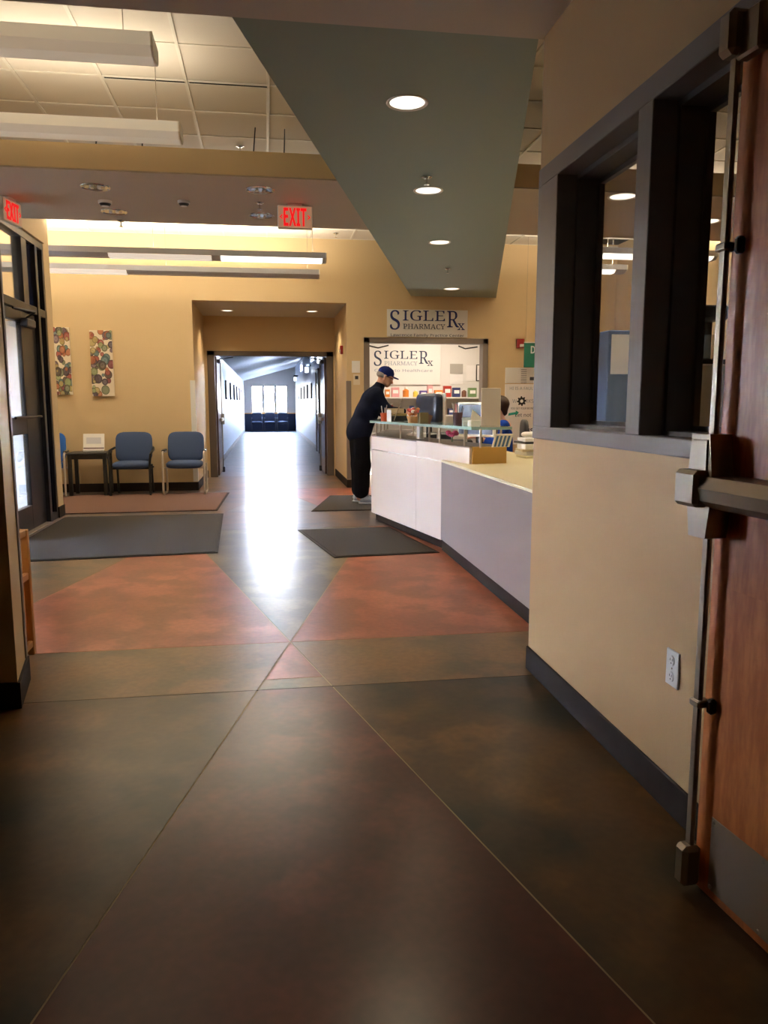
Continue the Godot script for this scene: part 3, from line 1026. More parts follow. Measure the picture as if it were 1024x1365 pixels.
	for k in 5:
		var zz := -23.5 - 2.3 * k
		var t := thing("framed_picture", "black framed picture on the corridor's pharmacy-side wall, %s from the doors" % pics[k], "picture", Vector3(x1 - 0.012, 1.66, zz), Basis(), "pictures on the pharmacy-side corridor wall")
		pbox("frame", Vector3(-0.008, 0, 0), Vector3(0.04, 0.46, 0.36), M.black_frame, t, 0.004)
		pbox("print", Vector3(-0.03, 0, 0), Vector3(0.004, 0.36, 0.26), M.beige_card, t)
	# side door in the corridor
	var dm := MB.new()
	for q in [[-20.05, -20.13], [-20.97, -21.05]]:
		dm.span(Vector3(x1 - 0.05, 0, q[0]), Vector3(x1, 2.18, q[1]), 0.004)
	dm.span(Vector3(x1 - 0.05, 2.1, -20.05), Vector3(x1, 2.18, -21.05), 0.004)
	var dr := struct("door_2", dm, M.frame_dark)
	pbox("leaf", Vector3(x1 - 0.01, 1.05, -20.55), Vector3(0.03, 2.1, 0.84), M.navy_panel, dr)
	ptube("lever_handle", [Vector3(x1 - 0.02, 1.0, -20.9), Vector3(x1 - 0.08, 1.0, -20.9), Vector3(x1 - 0.08, 1.0, -20.8)], 0.01, M.steel, dr, 8)
	var zs := [-18.2, -23.8, -33.0]
	var word := ["before the side door", "after the side door", "by the end windows"]
	for k in 3:
		var t := thing("wall_sconce", "white glowing wall sconce with dark cap in the corridor " + word[k], "wall lamp", Vector3(x1, 2.3, zs[k]), Basis(), "corridor sconces")
		pbox("bracket", Vector3(-0.06, 0.12, 0), Vector3(0.12, 0.04, 0.05), M.dark_grey, t, 0.005)
		var cp := MB.new()
		cp.lathe([Vector2(0, 0.15), Vector2(0.07, 0.15), Vector2(0.085, 0.09), Vector2(0.085, 0.07), Vector2(0, 0.07)], 16, Transform3D(Basis(), Vector3(-0.12, 0, 0)))
		obj("cap", cp, M.dark_grey, t)
		cp = MB.new()
		cp.lathe([Vector2(0, 0.07), Vector2(0.06, 0.07), Vector2(0.055, -0.1), Vector2(0, -0.11)], 16, Transform3D(Basis(), Vector3(-0.12, 0, 0)))
		obj("lamp_shade", cp, M.sconce_glow, t)
		omni("sconce_light", Vector3(x1 - 0.2, 2.27, zs[k]), 0.15, Color(0.95, 0.97, 1.0), 0.05)
	sbox("ground", Vector3(-40, -0.4, -90), Vector3(40, -0.25, -36.6), M.grey_paint)

# ---- pharmacy room behind the opening
func build_pharmacy() -> void:
	var z0 := -12.0
	var z1 := -14.2
	sbox("wall_pharmacy_back", Vector3(1.35, 0, z1 - 0.1), Vector3(5.5, 2.9, z1), M.white_paint)
	sbox("wall_pharmacy_right", Vector3(5.4, 0, z1), Vector3(5.5, 2.9, z0), M.white_paint)
	sbox("ceiling_pharmacy", Vector3(1.35, 2.75, z1), Vector3(5.5, 2.9, z0), M.white_paint)
	sbox("wall_pharmacy_left", Vector3(1.35, 0, z1), Vector3(1.42, 2.75, z0), M.white_paint)
	var fr := MB.new()
	fr.span(Vector3(1.49, 0, -12.02), Vector3(1.575, 2.28, -11.82), 0.004)
	fr.span(Vector3(3.345, 0, -12.02), Vector3(3.43, 2.28, -11.82), 0.004)
	fr.span(Vector3(1.49, 2.2, -12.02), Vector3(3.43, 2.28, -11.82), 0.004)
	struct("door_3", fr, M.frame_grey)
	for s in [-1.0, 1.0]:
		var c := MB.new()
		var bx: float = 1.6 if s < 0 else 3.32
		c.tube([Vector3(bx, 2.17, -12.05), Vector3(bx - s * 0.16, 2.15, -12.2), Vector3(bx - s * 0.3, 2.18, -12.06)], 0.012, 6)
		var o := obj("door_closer_arm", c, M.dark_grey)
		tag(o, "dark door closer arm under the pharmacy door frame, " + ("man's side" if s < 0 else "fire alarm side"), "door closer", "pharmacy door closers")
	# ceiling panel lamp
	var t := thing("ceiling_panel_lamp", "white square ceiling lamp inside the pharmacy", "ceiling lamp", Vector3(2.9, 2.75, -13.0))
	pbox("frame", Vector3(0, -0.01, 0), Vector3(1.2, 0.02, 0.62), M.white_plastic, t, 0.003)
	pbox("diffuser", Vector3(0, -0.021, 0), Vector3(1.14, 0.006, 0.56), M.lamp_white, t)
	area("panel_light", Vector3(2.9, 2.715, -13.0), Vector3.DOWN, Vector2(1.14, 0.56), 4.0, Color(1.0, 0.93, 0.86))
	# board with the shop's lettering
	var a := onz(491, 457, z1 + 0.02)
	var b := onz(587, 513, z1 + 0.02)
	var bc := (a + b) * 0.5
	var bw := b.x - a.x
	var bh := a.y - b.y
	t = thing("wall_sign", "white board with grey-blue pharmacy lettering inside the pharmacy", "sign", Vector3(bc.x, bc.y, z1 + 0.015))
	pbox("board", Vector3(0, 0, 0.004), Vector3(bw, bh, 0.02), M.white_plastic, t, 0.003)
	sign_words(t, Vector3(-0.02, 0.1, 0.016), bw * 0.82, M.slate_ink, M.pale_ink, M.pale_ink, "Care into Healthcare")
	# shelving with products
	t = thing("shelf_unit", "white open shelf unit along the pharmacy's back wall", "shelf", Vector3(0, 0, z1))
	for y in [1.40, 1.08, 0.76, 0.44]:
		pbox("shelf", Vector3(3.1, y - 0.012, 0.2), Vector3(2.9, 0.024, 0.36), M.white_plastic, t, 0.002)
	for x in [1.66, 2.9, 4.54]:
		pbox("upright", Vector3(x, 0.69, 0.2), Vector3(0.02, 1.37, 0.34), M.white_plastic, t)
	pbox("back_panel", Vector3(3.1, 0.7, 0.018), Vector3(2.9, 1.4, 0.012), M.white_plastic, t)
	var rng := RandomNumberGenerator.new()
	rng.seed = 5
	var cols := [["red", srgb(170, 50, 40)], ["orange", srgb(214, 130, 50)], ["purple", srgb(86, 66, 140)], ["white", srgb(232, 230, 226)], ["green", srgb(110, 140, 90)], ["pink", srgb(222, 160, 160)], ["yellow", srgb(220, 190, 80)], ["navy", srgb(50, 58, 104)], ["brown", srgb(120, 80, 60)]]
	var pm := {}
	for c in cols:
		pm[c[0]] = mat("product_" + c[0], c[1], 0.45)
	for row in [[1.40, 0, 2.02, 4.4, "top"], [1.08, 1, 1.75, 4.4, "second"]]:
		var x: float = row[2]
		var made := []
		while x < row[3]:
			var ci := rng.randi_range(0, cols.size() - 1)
			if made.size() and cols[ci][0] == made[-1][1]:
				ci = (ci + 1) % cols.size()
			var cn: String = cols[ci][0]
			var w := rng.randf_range(0.07, 0.16)
			var h := rng.randf_range(0.1, 0.21)
			if row[1] == 1 and x < 2.92 and x + w > 2.88:
				x = 2.925
			var kind := rng.randi_range(0, 2)
			var p := Vector3(x + w / 2, row[0] + 0.002, z1 + rng.randf_range(0.2, 0.27))
			var grp: String = "products on the pharmacy's %s shelf" % row[4]
			if kind < 2:
				t = thing("product_box", "", "box", p, Basis(), grp)
				pbox("carton", Vector3(0, h / 2, 0), Vector3(w, h, 0.1), pm[cn], t, 0.003)
				pbox("label_patch", Vector3(0, h * 0.55, 0.051), Vector3(w * 0.7, h * 0.35, 0.002), M.paper if cn != "white" else M.pale_ink, t)
			else:
				t = thing("product_bottle", "", "bottle", p, Basis(), grp)
				var mb := MB.new()
				var r := w * 0.38
				mb.lathe([Vector2(0, 0), Vector2(r, 0.0), Vector2(r, h * 0.7), Vector2(r * 0.45, h * 0.82), Vector2(r * 0.45, h * 0.86), Vector2(0, h * 0.86)], 14)
				obj("flask", mb, pm[cn], t)
				mb = MB.new()
				mb.lathe([Vector2(0, h * 0.86), Vector2(r * 0.55, h * 0.86), Vector2(r * 0.5, h), Vector2(0, h)], 14)
				obj("cap", mb, M.white_plastic, t)
			made.append([t, cn, "box" if kind < 2 else "bottle"])
			x += w + rng.randf_range(0.015, 0.05)
		for k in made.size():
			var lab: String = "%s %s on the pharmacy's %s shelf, " % [made[k][1], made[k][2], row[4]]
			if k == 0:
				lab += "first of its row, before a %s %s" % [made[1][1], made[1][2]]
			elif k == made.size() - 1:
				lab += "last of its row"
			else:
				lab += "between %s %s and %s %s" % [made[k - 1][1], made[k - 1][2], made[k + 1][1], made[k + 1][2]]
			made[k][0].set_meta("label", lab)
	# papers on the back wall
	var zp := z1 + 0.005
	flat_card("wall_calendar", "printed grey calendar pinned above a white notice in the pharmacy", "calendar", 600, 485, 617, 498, zp, M.calendar_grey)
	flat_card("wall_notice", "plain white notice sheet under the grey calendar in the pharmacy", "notice", 600, 499, 617, 512, zp, M.paper)
	flat_card("wall_notice", "white paper sheet beside the black framed certificate in the pharmacy", "notice", 622, 487, 634, 508, zp, M.paper)
	a = onz(636, 487, zp)
	b = onz(646, 507, zp)
	t = thing("certificate_frame", "black framed certificate at the edge of the pharmacy opening", "certificate", Vector3((a.x + b.x) / 2, (a.y + b.y) / 2, zp))
	pbox("frame", Vector3(0, 0, 0.008), Vector3(b.x - a.x + 0.03, a.y - b.y + 0.03, 0.016), M.black_frame, t, 0.002)
	pbox("sheet", Vector3(0, 0, 0.017), Vector3(b.x - a.x, a.y - b.y, 0.002), M.paper, t)
	# shop sign over the opening
	a = onz(516, 412, -11.84)
	b = onz(623, 450, -11.84)
	t = thing("shop_sign", "white sign with blue pharmacy lettering above the pharmacy opening", "sign", Vector3((a.x + b.x) / 2, (a.y + b.y) / 2, -11.85))
	pbox("board", Vector3(0, 0, 0.01), Vector3(b.x - a.x, a.y - b.y, 0.02), M.white_plastic, t, 0.002)
	sign_words(t, Vector3(0, 0.045, 0.022), (b.x - a.x) * 0.93, M.blue_ink, M.slate_ink, M.slate_ink, "Lawrence Family Practice Center")

func flat_card(called: String, label: String, cat: String, u0: float, v0: float, u1: float, v1: float, z: float, m: Material, grp := "") -> MeshInstance3D:
	var a := onz(u0, v0, z)
	var b := onz(u1, v1, z)
	var o := pbox(called, Vector3(0, 0, 0.003), Vector3(b.x - a.x, a.y - b.y, 0.004), m)
	o.position = Vector3((a.x + b.x) / 2, (a.y + b.y) / 2, z)
	tag(o, label, cat, grp)
	return o

# the shop's lettering: big S, IGLE, big R with a dropped x, PHARMACY, a small line
func sign_words(t: Node, c: Vector3, w: float, m1: Material, m2: Material, m3: Material, small: String) -> void:
	var h := w * 0.25
	letters("lettering", "S", c + Vector3(-w * 0.435, -h * 0.0, 0), w * 0.13, h, m1, t)
	letters("lettering", "IGLE", c + Vector3(-w * 0.05, h * 0.24, 0), w * 0.56, h * 0.53, m1, t)
	letters("lettering", "R", c + Vector3(w * 0.34, h * 0.08, 0), w * 0.16, h * 0.84, m1, t)
	letters("lettering", "x", c + Vector3(w * 0.45, -h * 0.3, 0), w * 0.1, h * 0.34, m1, t)
	letters("lettering", "PHARMACY", c + Vector3(-w * 0.045, -h * 0.32, 0), w * 0.56, h * 0.26, m2, t)
	letters("lettering", small, c + Vector3(0, -h * 0.78, 0), w * 0.98, h * 0.19, m3, t, false, false)

# ---- near wall with the deep two-pane window, outlet and the open wooden door
func build_near_wall() -> void:
	var x0 := 1.255
	var x1 := 1.455
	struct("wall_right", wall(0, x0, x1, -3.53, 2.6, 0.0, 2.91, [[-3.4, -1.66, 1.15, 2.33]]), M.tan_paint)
	var fr := MB.new()
	var xa := x0 - 0.008
	fr.span(Vector3(xa, 1.134, -3.53), Vector3(x1, 1.19, -1.6), 0.003)
	fr.span(Vector3(xa, 2.262, -3.53), Vector3(x1, 2.34, -1.6), 0.003)
	fr.span(Vector3(xa, 1.19, -3.53), Vector3(x1, 2.262, -3.3), 0.003)
	fr.span(Vector3(xa, 1.19, -2.57), Vector3(x1, 2.262, -2.47), 0.003)
	fr.span(Vector3(xa, 1.19, -1.74), Vector3(x1, 2.262, -1.6), 0.003)
	var w := struct("window_20", fr, M.frame_grey)
	for zz in [[-3.3, -2.57], [-2.47, -1.74]]:
		var st := MB.new()
		st.span(Vector3(1.335, 1.19, zz[0]), Vector3(1.45, 1.205, zz[1]))
		st.span(Vector3(1.335, 2.24, zz[0]), Vector3(1.45, 2.262, zz[1]))
		st.span(Vector3(1.335, 1.19, zz[0]), Vector3(1.45, 2.262, zz[0] + 0.018))
		st.span(Vector3(1.335, 1.19, zz[1] - 0.018), Vector3(1.45, 2.262, zz[1]))
		obj("stop", st, M.frame_dark, w)
		var bd := MB.new()
		bd.span(Vector3(1.425, 1.2, zz[0] + 0.01), Vector3(1.448, 2.25, zz[0] + 0.034))
		bd.span(Vector3(1.425, 1.2, zz[1] - 0.034), Vector3(1.448, 2.25, zz[1] - 0.01))
		bd.span(Vector3(1.425, 2.22, zz[0]), Vector3(1.448, 2.245, zz[1]))
		bd.span(Vector3(1.425, 1.2, zz[0]), Vector3(1.448, 1.222, zz[1]))
		obj("glazing_bead", bd, M.frame_dark, w)
		pbox("pane", Vector3(1.438, 1.725, (zz[0] + zz[1]) / 2), Vector3(0.006, 1.03, zz[1] - zz[0] - 0.05), M.glass, w)
	# outlet
	var t := thing("wall_outlet", "white duplex wall outlet on the tan wall beside the wooden door", "outlet", Vector3(x0, 0.47, -2.18))
	pbox("cover_plate", Vector3(-0.003, 0, 0), Vector3(0.007, 0.116, 0.074), M.white_plastic, t, 0.002)
	for s in [-1.0, 1.0]:
		var mb := MB.new()
		mb.lathe([Vector2(0.0, 0.004), Vector2(0.015, 0.004), Vector2(0.0165, 0.0)], 18, Transform3D(Basis(Vector3(0, 0, 1), Vector3(-1, 0, 0), Vector3(0, -1, 0)), Vector3(-0.006, s * 0.026, 0)))
		var sk := obj("socket", mb, M.white_plastic, t)
		for k in [-1.0, 1.0]:
			pbox("slot", Vector3(-0.0102, s * 0.026 + 0.003, k * 0.006), Vector3(0.0008, 0.008, 0.002), M.black_ink, sk)
		pbox("slot", Vector3(-0.0102, s * 0.026 - 0.008, 0), Vector3(0.0008, 0.004, 0.004), M.black_ink, sk)
	var sc := MB.new()
	sc.lathe([Vector2(0, 0.002), Vector2(0.003, 0.001), Vector2(0.0035, 0)], 8, Transform3D(Basis(Vector3(0, 0, 1), Vector3(-1, 0, 0), Vector3(0, -1, 0)), Vector3(-0.0065, 0, 0)))
	obj("screw", sc, M.steel, t)
	# the door, folded back against the wall
	var dx := Vector3(0.087, 0, 0.9962)
	var bs := Basis(dx, Vector3.UP, dx.cross(Vector3.UP))
	t = thing("wooden_door", "open cherry wood door with steel panic bar and kick plate", "door", Vector3(1.122, 0.008, -1.79), bs)
	pbox("leaf", Vector3(0.46, 1.07, -0.0225), Vector3(0.92, 2.14, 0.045), M.cherry, t, 0.002)
	pbox("kick_plate", Vector3(0.475, 0.125, 0.0015), Vector3(0.83, 0.2, 0.003), M.plate_steel, t, 0.001)
	for p in [[0.07, 0.215], [0.25, 0.215], [0.45, 0.215], [0.07, 0.035], [0.25, 0.035]]:
		var mb := MB.new()
		mb.lathe([Vector2(0, 0.003), Vector2(0.004, 0.002), Vector2(0.006, 0)], 10, Transform3D(Basis(Vector3(1, 0, 0), Vector3(0, 0, 1), Vector3(0, -1, 0)), Vector3(p[0], p[1], 0.003)))
		obj("screw", mb, M.steel, t)
	var rod := MB.new()
	rod.box(Vector3(0.012, 0.55, 0.028), Vector3(0.026, 0.92, 0.014), Basis(), 0.004)
	rod.box(Vector3(0.012, 1.66, 0.028), Vector3(0.026, 1.0, 0.014), Basis(), 0.004)
	obj("vertical_rod", rod, M.steel, t)
	for y in [0.52, 1.66]:
		var g := pbox("rod_guide", Vector3(0.012, y, 0.022), Vector3(0.04, 0.02, 0.04), M.steel, t, 0.004)
		pbox("guide_clip", Vector3(0.045, y, 0.012), Vector3(0.022, 0.04, 0.022), M.black_plastic, g, 0.006)
	var lb := MB.new()
	lb.box(Vector3(0.012, 0.07, 0.032), Vector3(0.05, 0.115, 0.055), Basis(), 0.012)
	obj("bottom_latch", lb, M.steel, t)
	lb = MB.new()
	lb.box(Vector3(0.015, 2.13, 0.035), Vector3(0.055, 0.1, 0.06), Basis(), 0.012)
	lb.box(Vector3(0.06, 2.12, 0.02), Vector3(0.08, 0.1, 0.035), Basis(), 0.006)
	obj("top_latch", lb, M.steel, t)
	# exit device head: tapered case, centre block, bar with sloped faces
	var up := MB.new()
	up.prism(PackedVector2Array([Vector2(-0.035, 1.105), Vector2(0.06, 1.105), Vector2(0.045, 1.215), Vector2(-0.025, 1.215)]), Vector3(0, 0, 0.0), Vector3.RIGHT, Vector3.UP, Vector3(0, 0, 0.062))
	up.prism(PackedVector2Array([Vector2(-0.035, 1.06), Vector2(0.06, 1.06), Vector2(0.045, 0.958), Vector2(-0.02, 0.958)]), Vector3(0, 0, 0.0), Vector3.RIGHT, Vector3.UP, Vector3(0, 0, 0.062))
	obj("exit_device_case", up, M.steel, t)
	pbox("case_cover", Vector3(0.012, 1.16, 0.062), Vector3(0.06, 0.085, 0.008), M.steel, t, 0.003)
	pbox("bar_head", Vector3(0.005, 1.082, 0.05), Vector3(0.09, 0.09, 0.1), M.steel, t, 0.01)
	var bar := MB.new()
	bar.prism(PackedVector2Array([Vector2(0.0, 1.035), Vector2(0.055, 1.035), Vector2(0.085, 1.055), Vector2(0.092, 1.085), Vector2(0.075, 1.113), Vector2(0.0, 1.115)]), Vector3(0.048, 0, 0), Vector3.BACK, Vector3.UP, Vector3(0.8, 0, 0))
	obj("push_bar", bar, M.steel, t)
	for y in [0.25, 1.07, 1.9]:
		pbox("hinge", Vector3(0.92, y, -0.02), Vector3(0.012, 0.11, 0.04), M.steel, t)
	# seen through the panes
	var a := onz(812, 440, -6.3)
	t = thing("blue_cabinet", "tall slate blue cabinet seen through the window with a paper on it", "cabinet", Vector3(a.x + 0.25, 0, -6.55))
	pbox("body", Vector3(0, a.y / 2, 0), Vector3(0.5, a.y, 0.5), mat("slate_blue", srgb(52, 74, 112), 0.5), t, 0.006)
	var pp := pbox("paper_sheet", Vector3(0, 0, 0), Vector3(0.17, 0.33, 0.002), M.paper)
	pp.position = Vector3(a.x + 0.11, a.y - 0.2, -6.296)
	tag(pp, "white printed sheet taped on the slate blue cabinet", "paper")
	a = onz(801, 458, -8.6)
	t = thing("poster_board", "white poster board with red picture seen through the window", "poster", Vector3(a.x + 0.15, 0, -8.6))
	pbox("board", Vector3(0, a.y - 0.55, 0), Vector3(0.42, 1.1, 0.02), M.paper, t)
	pbox("red_print", Vector3(-0.02, a.y - 0.12, 0.0105), Vector3(0.12, 0.14, 0.002), M.red_plastic, t)
	pbox("skin_print", Vector3(-0.04, a.y - 0.72, 0.0105), Vector3(0.1, 0.12, 0.002), M.skin_light, t)
	letters("lettering", "WALL", Vector3(-0.06, a.y - 0.42, 0.011), 0.22, 0.05, M.blue_ink, t, false, false)
	for s in [-1.0, 1.0]:
		ptube("leg", [Vector3(s * 0.12, a.y - 1.0, -0.02), Vector3(s * 0.18, 0, -0.02)], 0.012, M.black_frame, t, 8)
	a = onz(932, 485, -5.0)
	t = thing("white_cabinet", "white upright cabinet seen through the second window pane", "cabinet", Vector3(a.x + 0.3, 0, -5.3))
	pbox("body", Vector3(0, a.y / 2, 0), Vector3(0.6, a.y, 0.6), M.white_plastic, t, 0.01)
	pbox("handle", Vector3(0.24, a.y * 0.6, 0.32), Vector3(0.02, 0.3, 0.03), M.steel, t, 0.005)
	t = thing("coffee_maker", "black coffee maker standing on the white upright cabinet", "coffee maker", Vector3(a.x + 0.16, a.y, -5.25))
	pbox("base", Vector3(0, 0.02, 0), Vector3(0.24, 0.04, 0.3), M.black_plastic, t, 0.008)
	pbox("tower", Vector3(0, 0.2, -0.1), Vector3(0.22, 0.34, 0.1), M.black_plastic, t, 0.01)
	pbox("brew_head", Vector3(0, 0.36, 0), Vector3(0.23, 0.1, 0.28), M.black_plastic, t, 0.015)
	var cf := MB.new()
	cf.lathe([Vector2(0, 0.04), Vector2(0.07, 0.04), Vector2(0.08, 0.12), Vector2(0.055, 0.2), Vector2(0.05, 0.21), Vector2(0, 0.21)], 18, Transform3D(Basis(), Vector3(0, 0, 0.06)))
	obj("carafe", cf, M.tint_glass, t)

# ---- glass entrance at the left
func build_storefront() -> void:
	var x := -2.42
	var bx := func(z0: float, z1: float, y0: float, y1: float, d := 0.11) -> MB:
		var mb := MB.new()
		mb.span(Vector3(x - d / 2, y0, z0), Vector3(x + d / 2, y1, z1), 0.003)
		return mb
	sbox("wall_entrance_end", Vector3(x - 0.09, 0, -9.43), Vector3(x + 0.058, 3.75, -9.2), M.yellow_paint, 0.003)
	sbox("wall_entrance_top", Vector3(x - 0.09, 3.02, -9.2), Vector3(x + 0.075, 3.75, -3.7), M.yellow_paint)
	sbox("baseboard_entrance_end", Vector3(x - 0.1, 0, -9.442), Vector3(x + 0.07, 0.125, -9.19), M.rubber_base, 0.003)
	var t := thing("entrance_storefront", "dark bronze glazed entrance frame with transom panes", "storefront", Vector3.ZERO)
	obj("head", bx.call(-9.2, -3.74, 2.94, 3.015), M.bronze, t)
	obj("transom_bar", bx.call(-9.2, -3.74, 2.22, 2.3), M.bronze, t)
	obj("jamb", bx.call(-9.2, -9.14, 0.0, 2.94), M.bronze, t)
	obj("mullion", bx.call(-8.92, -8.84, 0.0, 2.94, 0.13), M.bronze, t)
	obj("mullion", bx.call(-8.6, -8.43, 2.3, 2.94, 0.1), M.bronze, t)
	obj("mullion", bx.call(-7.72, -7.62, 0.0, 2.94), M.bronze, t)
	obj("mullion", bx.call(-5.7, -5.6, 0.0, 2.94), M.bronze, t)
	obj("sill", bx.call(-9.14, -8.92, 0.0, 0.08), M.bronze, t)
	obj("side_panel", bx.call(-9.14, -8.92, 0.08, 2.22, 0.04), M.navy_panel, t)
	obj("side_panel", bx.call(-9.14, -8.92, 2.3, 2.94, 0.04), M.navy_panel, t)
	obj("side_panel", bx.call(-8.84, -8.6, 2.3, 2.94, 0.04), M.navy_panel, t)
	obj("pane", bx.call(-8.43, -7.72, 2.3, 2.94, 0.008), M.glass, t)
	obj("pane", bx.call(-7.62, -5.7, 2.3, 2.94, 0.008), M.glass, t)
	obj("pane", bx.call(-7.62, -5.7, 0.08, 2.22, 0.008), M.glass, t)
	obj("pane", bx.call(-5.6, -3.74, 0.08, 2.22, 0.008), M.glass, t)
	obj("pane", bx.call(-5.6, -3.74, 2.3, 2.94, 0.008), M.glass, t)
	obj("threshold", bx.call(-8.84, -7.72, 0.0, 0.012, 0.16), M.steel, t)
	t = thing("entrance_door", "dark bronze glass entrance door with a mid rail and closer", "door", Vector3.ZERO)
	obj("stile", bx.call(-8.83, -8.34, 0.015, 2.21, 0.05), M.bronze, t)
	obj("stile", bx.call(-7.83, -7.73, 0.015, 2.21, 0.05), M.bronze, t)
	obj("rail", bx.call(-8.34, -7.83, 0.015, 0.26, 0.05), M.bronze, t)
	obj("rail", bx.call(-8.34, -7.83, 0.99, 1.16, 0.05), M.bronze, t)
	obj("rail", bx.call(-8.34, -7.83, 2.1, 2.21, 0.05), M.bronze, t)
	obj("pane", bx.call(-8.34, -7.83, 0.26, 0.99, 0.008), M.glass, t)
	obj("pane", bx.call(-8.34, -7.83, 1.16, 2.1, 0.008), M.glass, t)
	ptube("push_bar", [Vector3(x + 0.03, 1.16, -8.7), Vector3(x + 0.08, 1.16, -8.66), Vector3(x + 0.08, 1.16, -7.8)], 0.014, M.bronze, t, 8)
	pbox("closer_body", Vector3(x + 0.06, 2.1, -8.47), Vector3(0.07, 0.08, 0.3), M.dark_grey, t, 0.01)
	ptube("closer_arm", [Vector3(x + 0.07, 2.15, -8.4), Vector3(x + 0.2, 2.18, -8.2), Vector3(x + 0.06, 2.2, -8.0)], 0.012, M.dark_grey, t, 6)
	# vestibule: white partition and glazed outer doors
	sbox("wall_across", Vector3(-11.2, 0, -14), Vector3(-11.0, 2.15, 0), M.white_paint)
	sbox("ceiling_canopy", Vector3(-9.5, 2.55, -10.5), Vector3(-5.66, 2.7, -4.2), M.grey_paint)
	sbox("wall_vestibule", Vector3(-5.5, 0, -9.42), Vector3(-2.49, 2.2, -9.3), M.white_paint)
	var od := MB.new()
	for z in [-8.7, -7.44, -6.16]:
		od.span(Vector3(-5.62, 0, z), Vector3(-5.53, 2.2, z + 0.08))
	od.span(Vector3(-5.62, 2.12, -8.7), Vector3(-5.53, 2.2, -6.1))
	od.span(Vector3(-5.62, 0, -8.7), Vector3(-5.53, 0.2, -6.1))
	var o := struct("door_4", od, M.bronze)
	for z in [-8.03, -6.76]:
		pbox("pane", Vector3(-5.58, 1.16, z), Vector3(0.008, 1.92, 1.18), M.tint_glass, o)
	sbox("ground", Vector3(-30, -0.4, -20), Vector3(-5.65, -0.05, 5), M.grey_paint)

func plank(a: Vector2, b: Vector2, y0: float, y1: float, thick: float, m: Material, called: String, parent: Node, bev := 0.002) -> void:
	# a board standing on the line a-b (x, z); thickness to the side of +x
	var d := b - a
	var bs := Basis(Vector3(d.x, 0, d.y).normalized(), Vector3.UP, Vector3(d.x, 0, d.y).normalized().cross(Vector3.UP))
	var inw := bs.z if bs.z.x > 0 else -bs.z
	var mid := (a + b) * 0.5
	pbox(called, Vector3(mid.x, (y0 + y1) / 2, mid.y) + inw * thick / 2, Vector3(d.length(), y1 - y0, thick), m, parent, bev, bs)

const CA := Vector2(1.515, -6.62)
const CB := Vector2(1.145, -8.48)
const CC := Vector2(1.628, -6.1)
const CD := Vector2(1.6, -10.3)

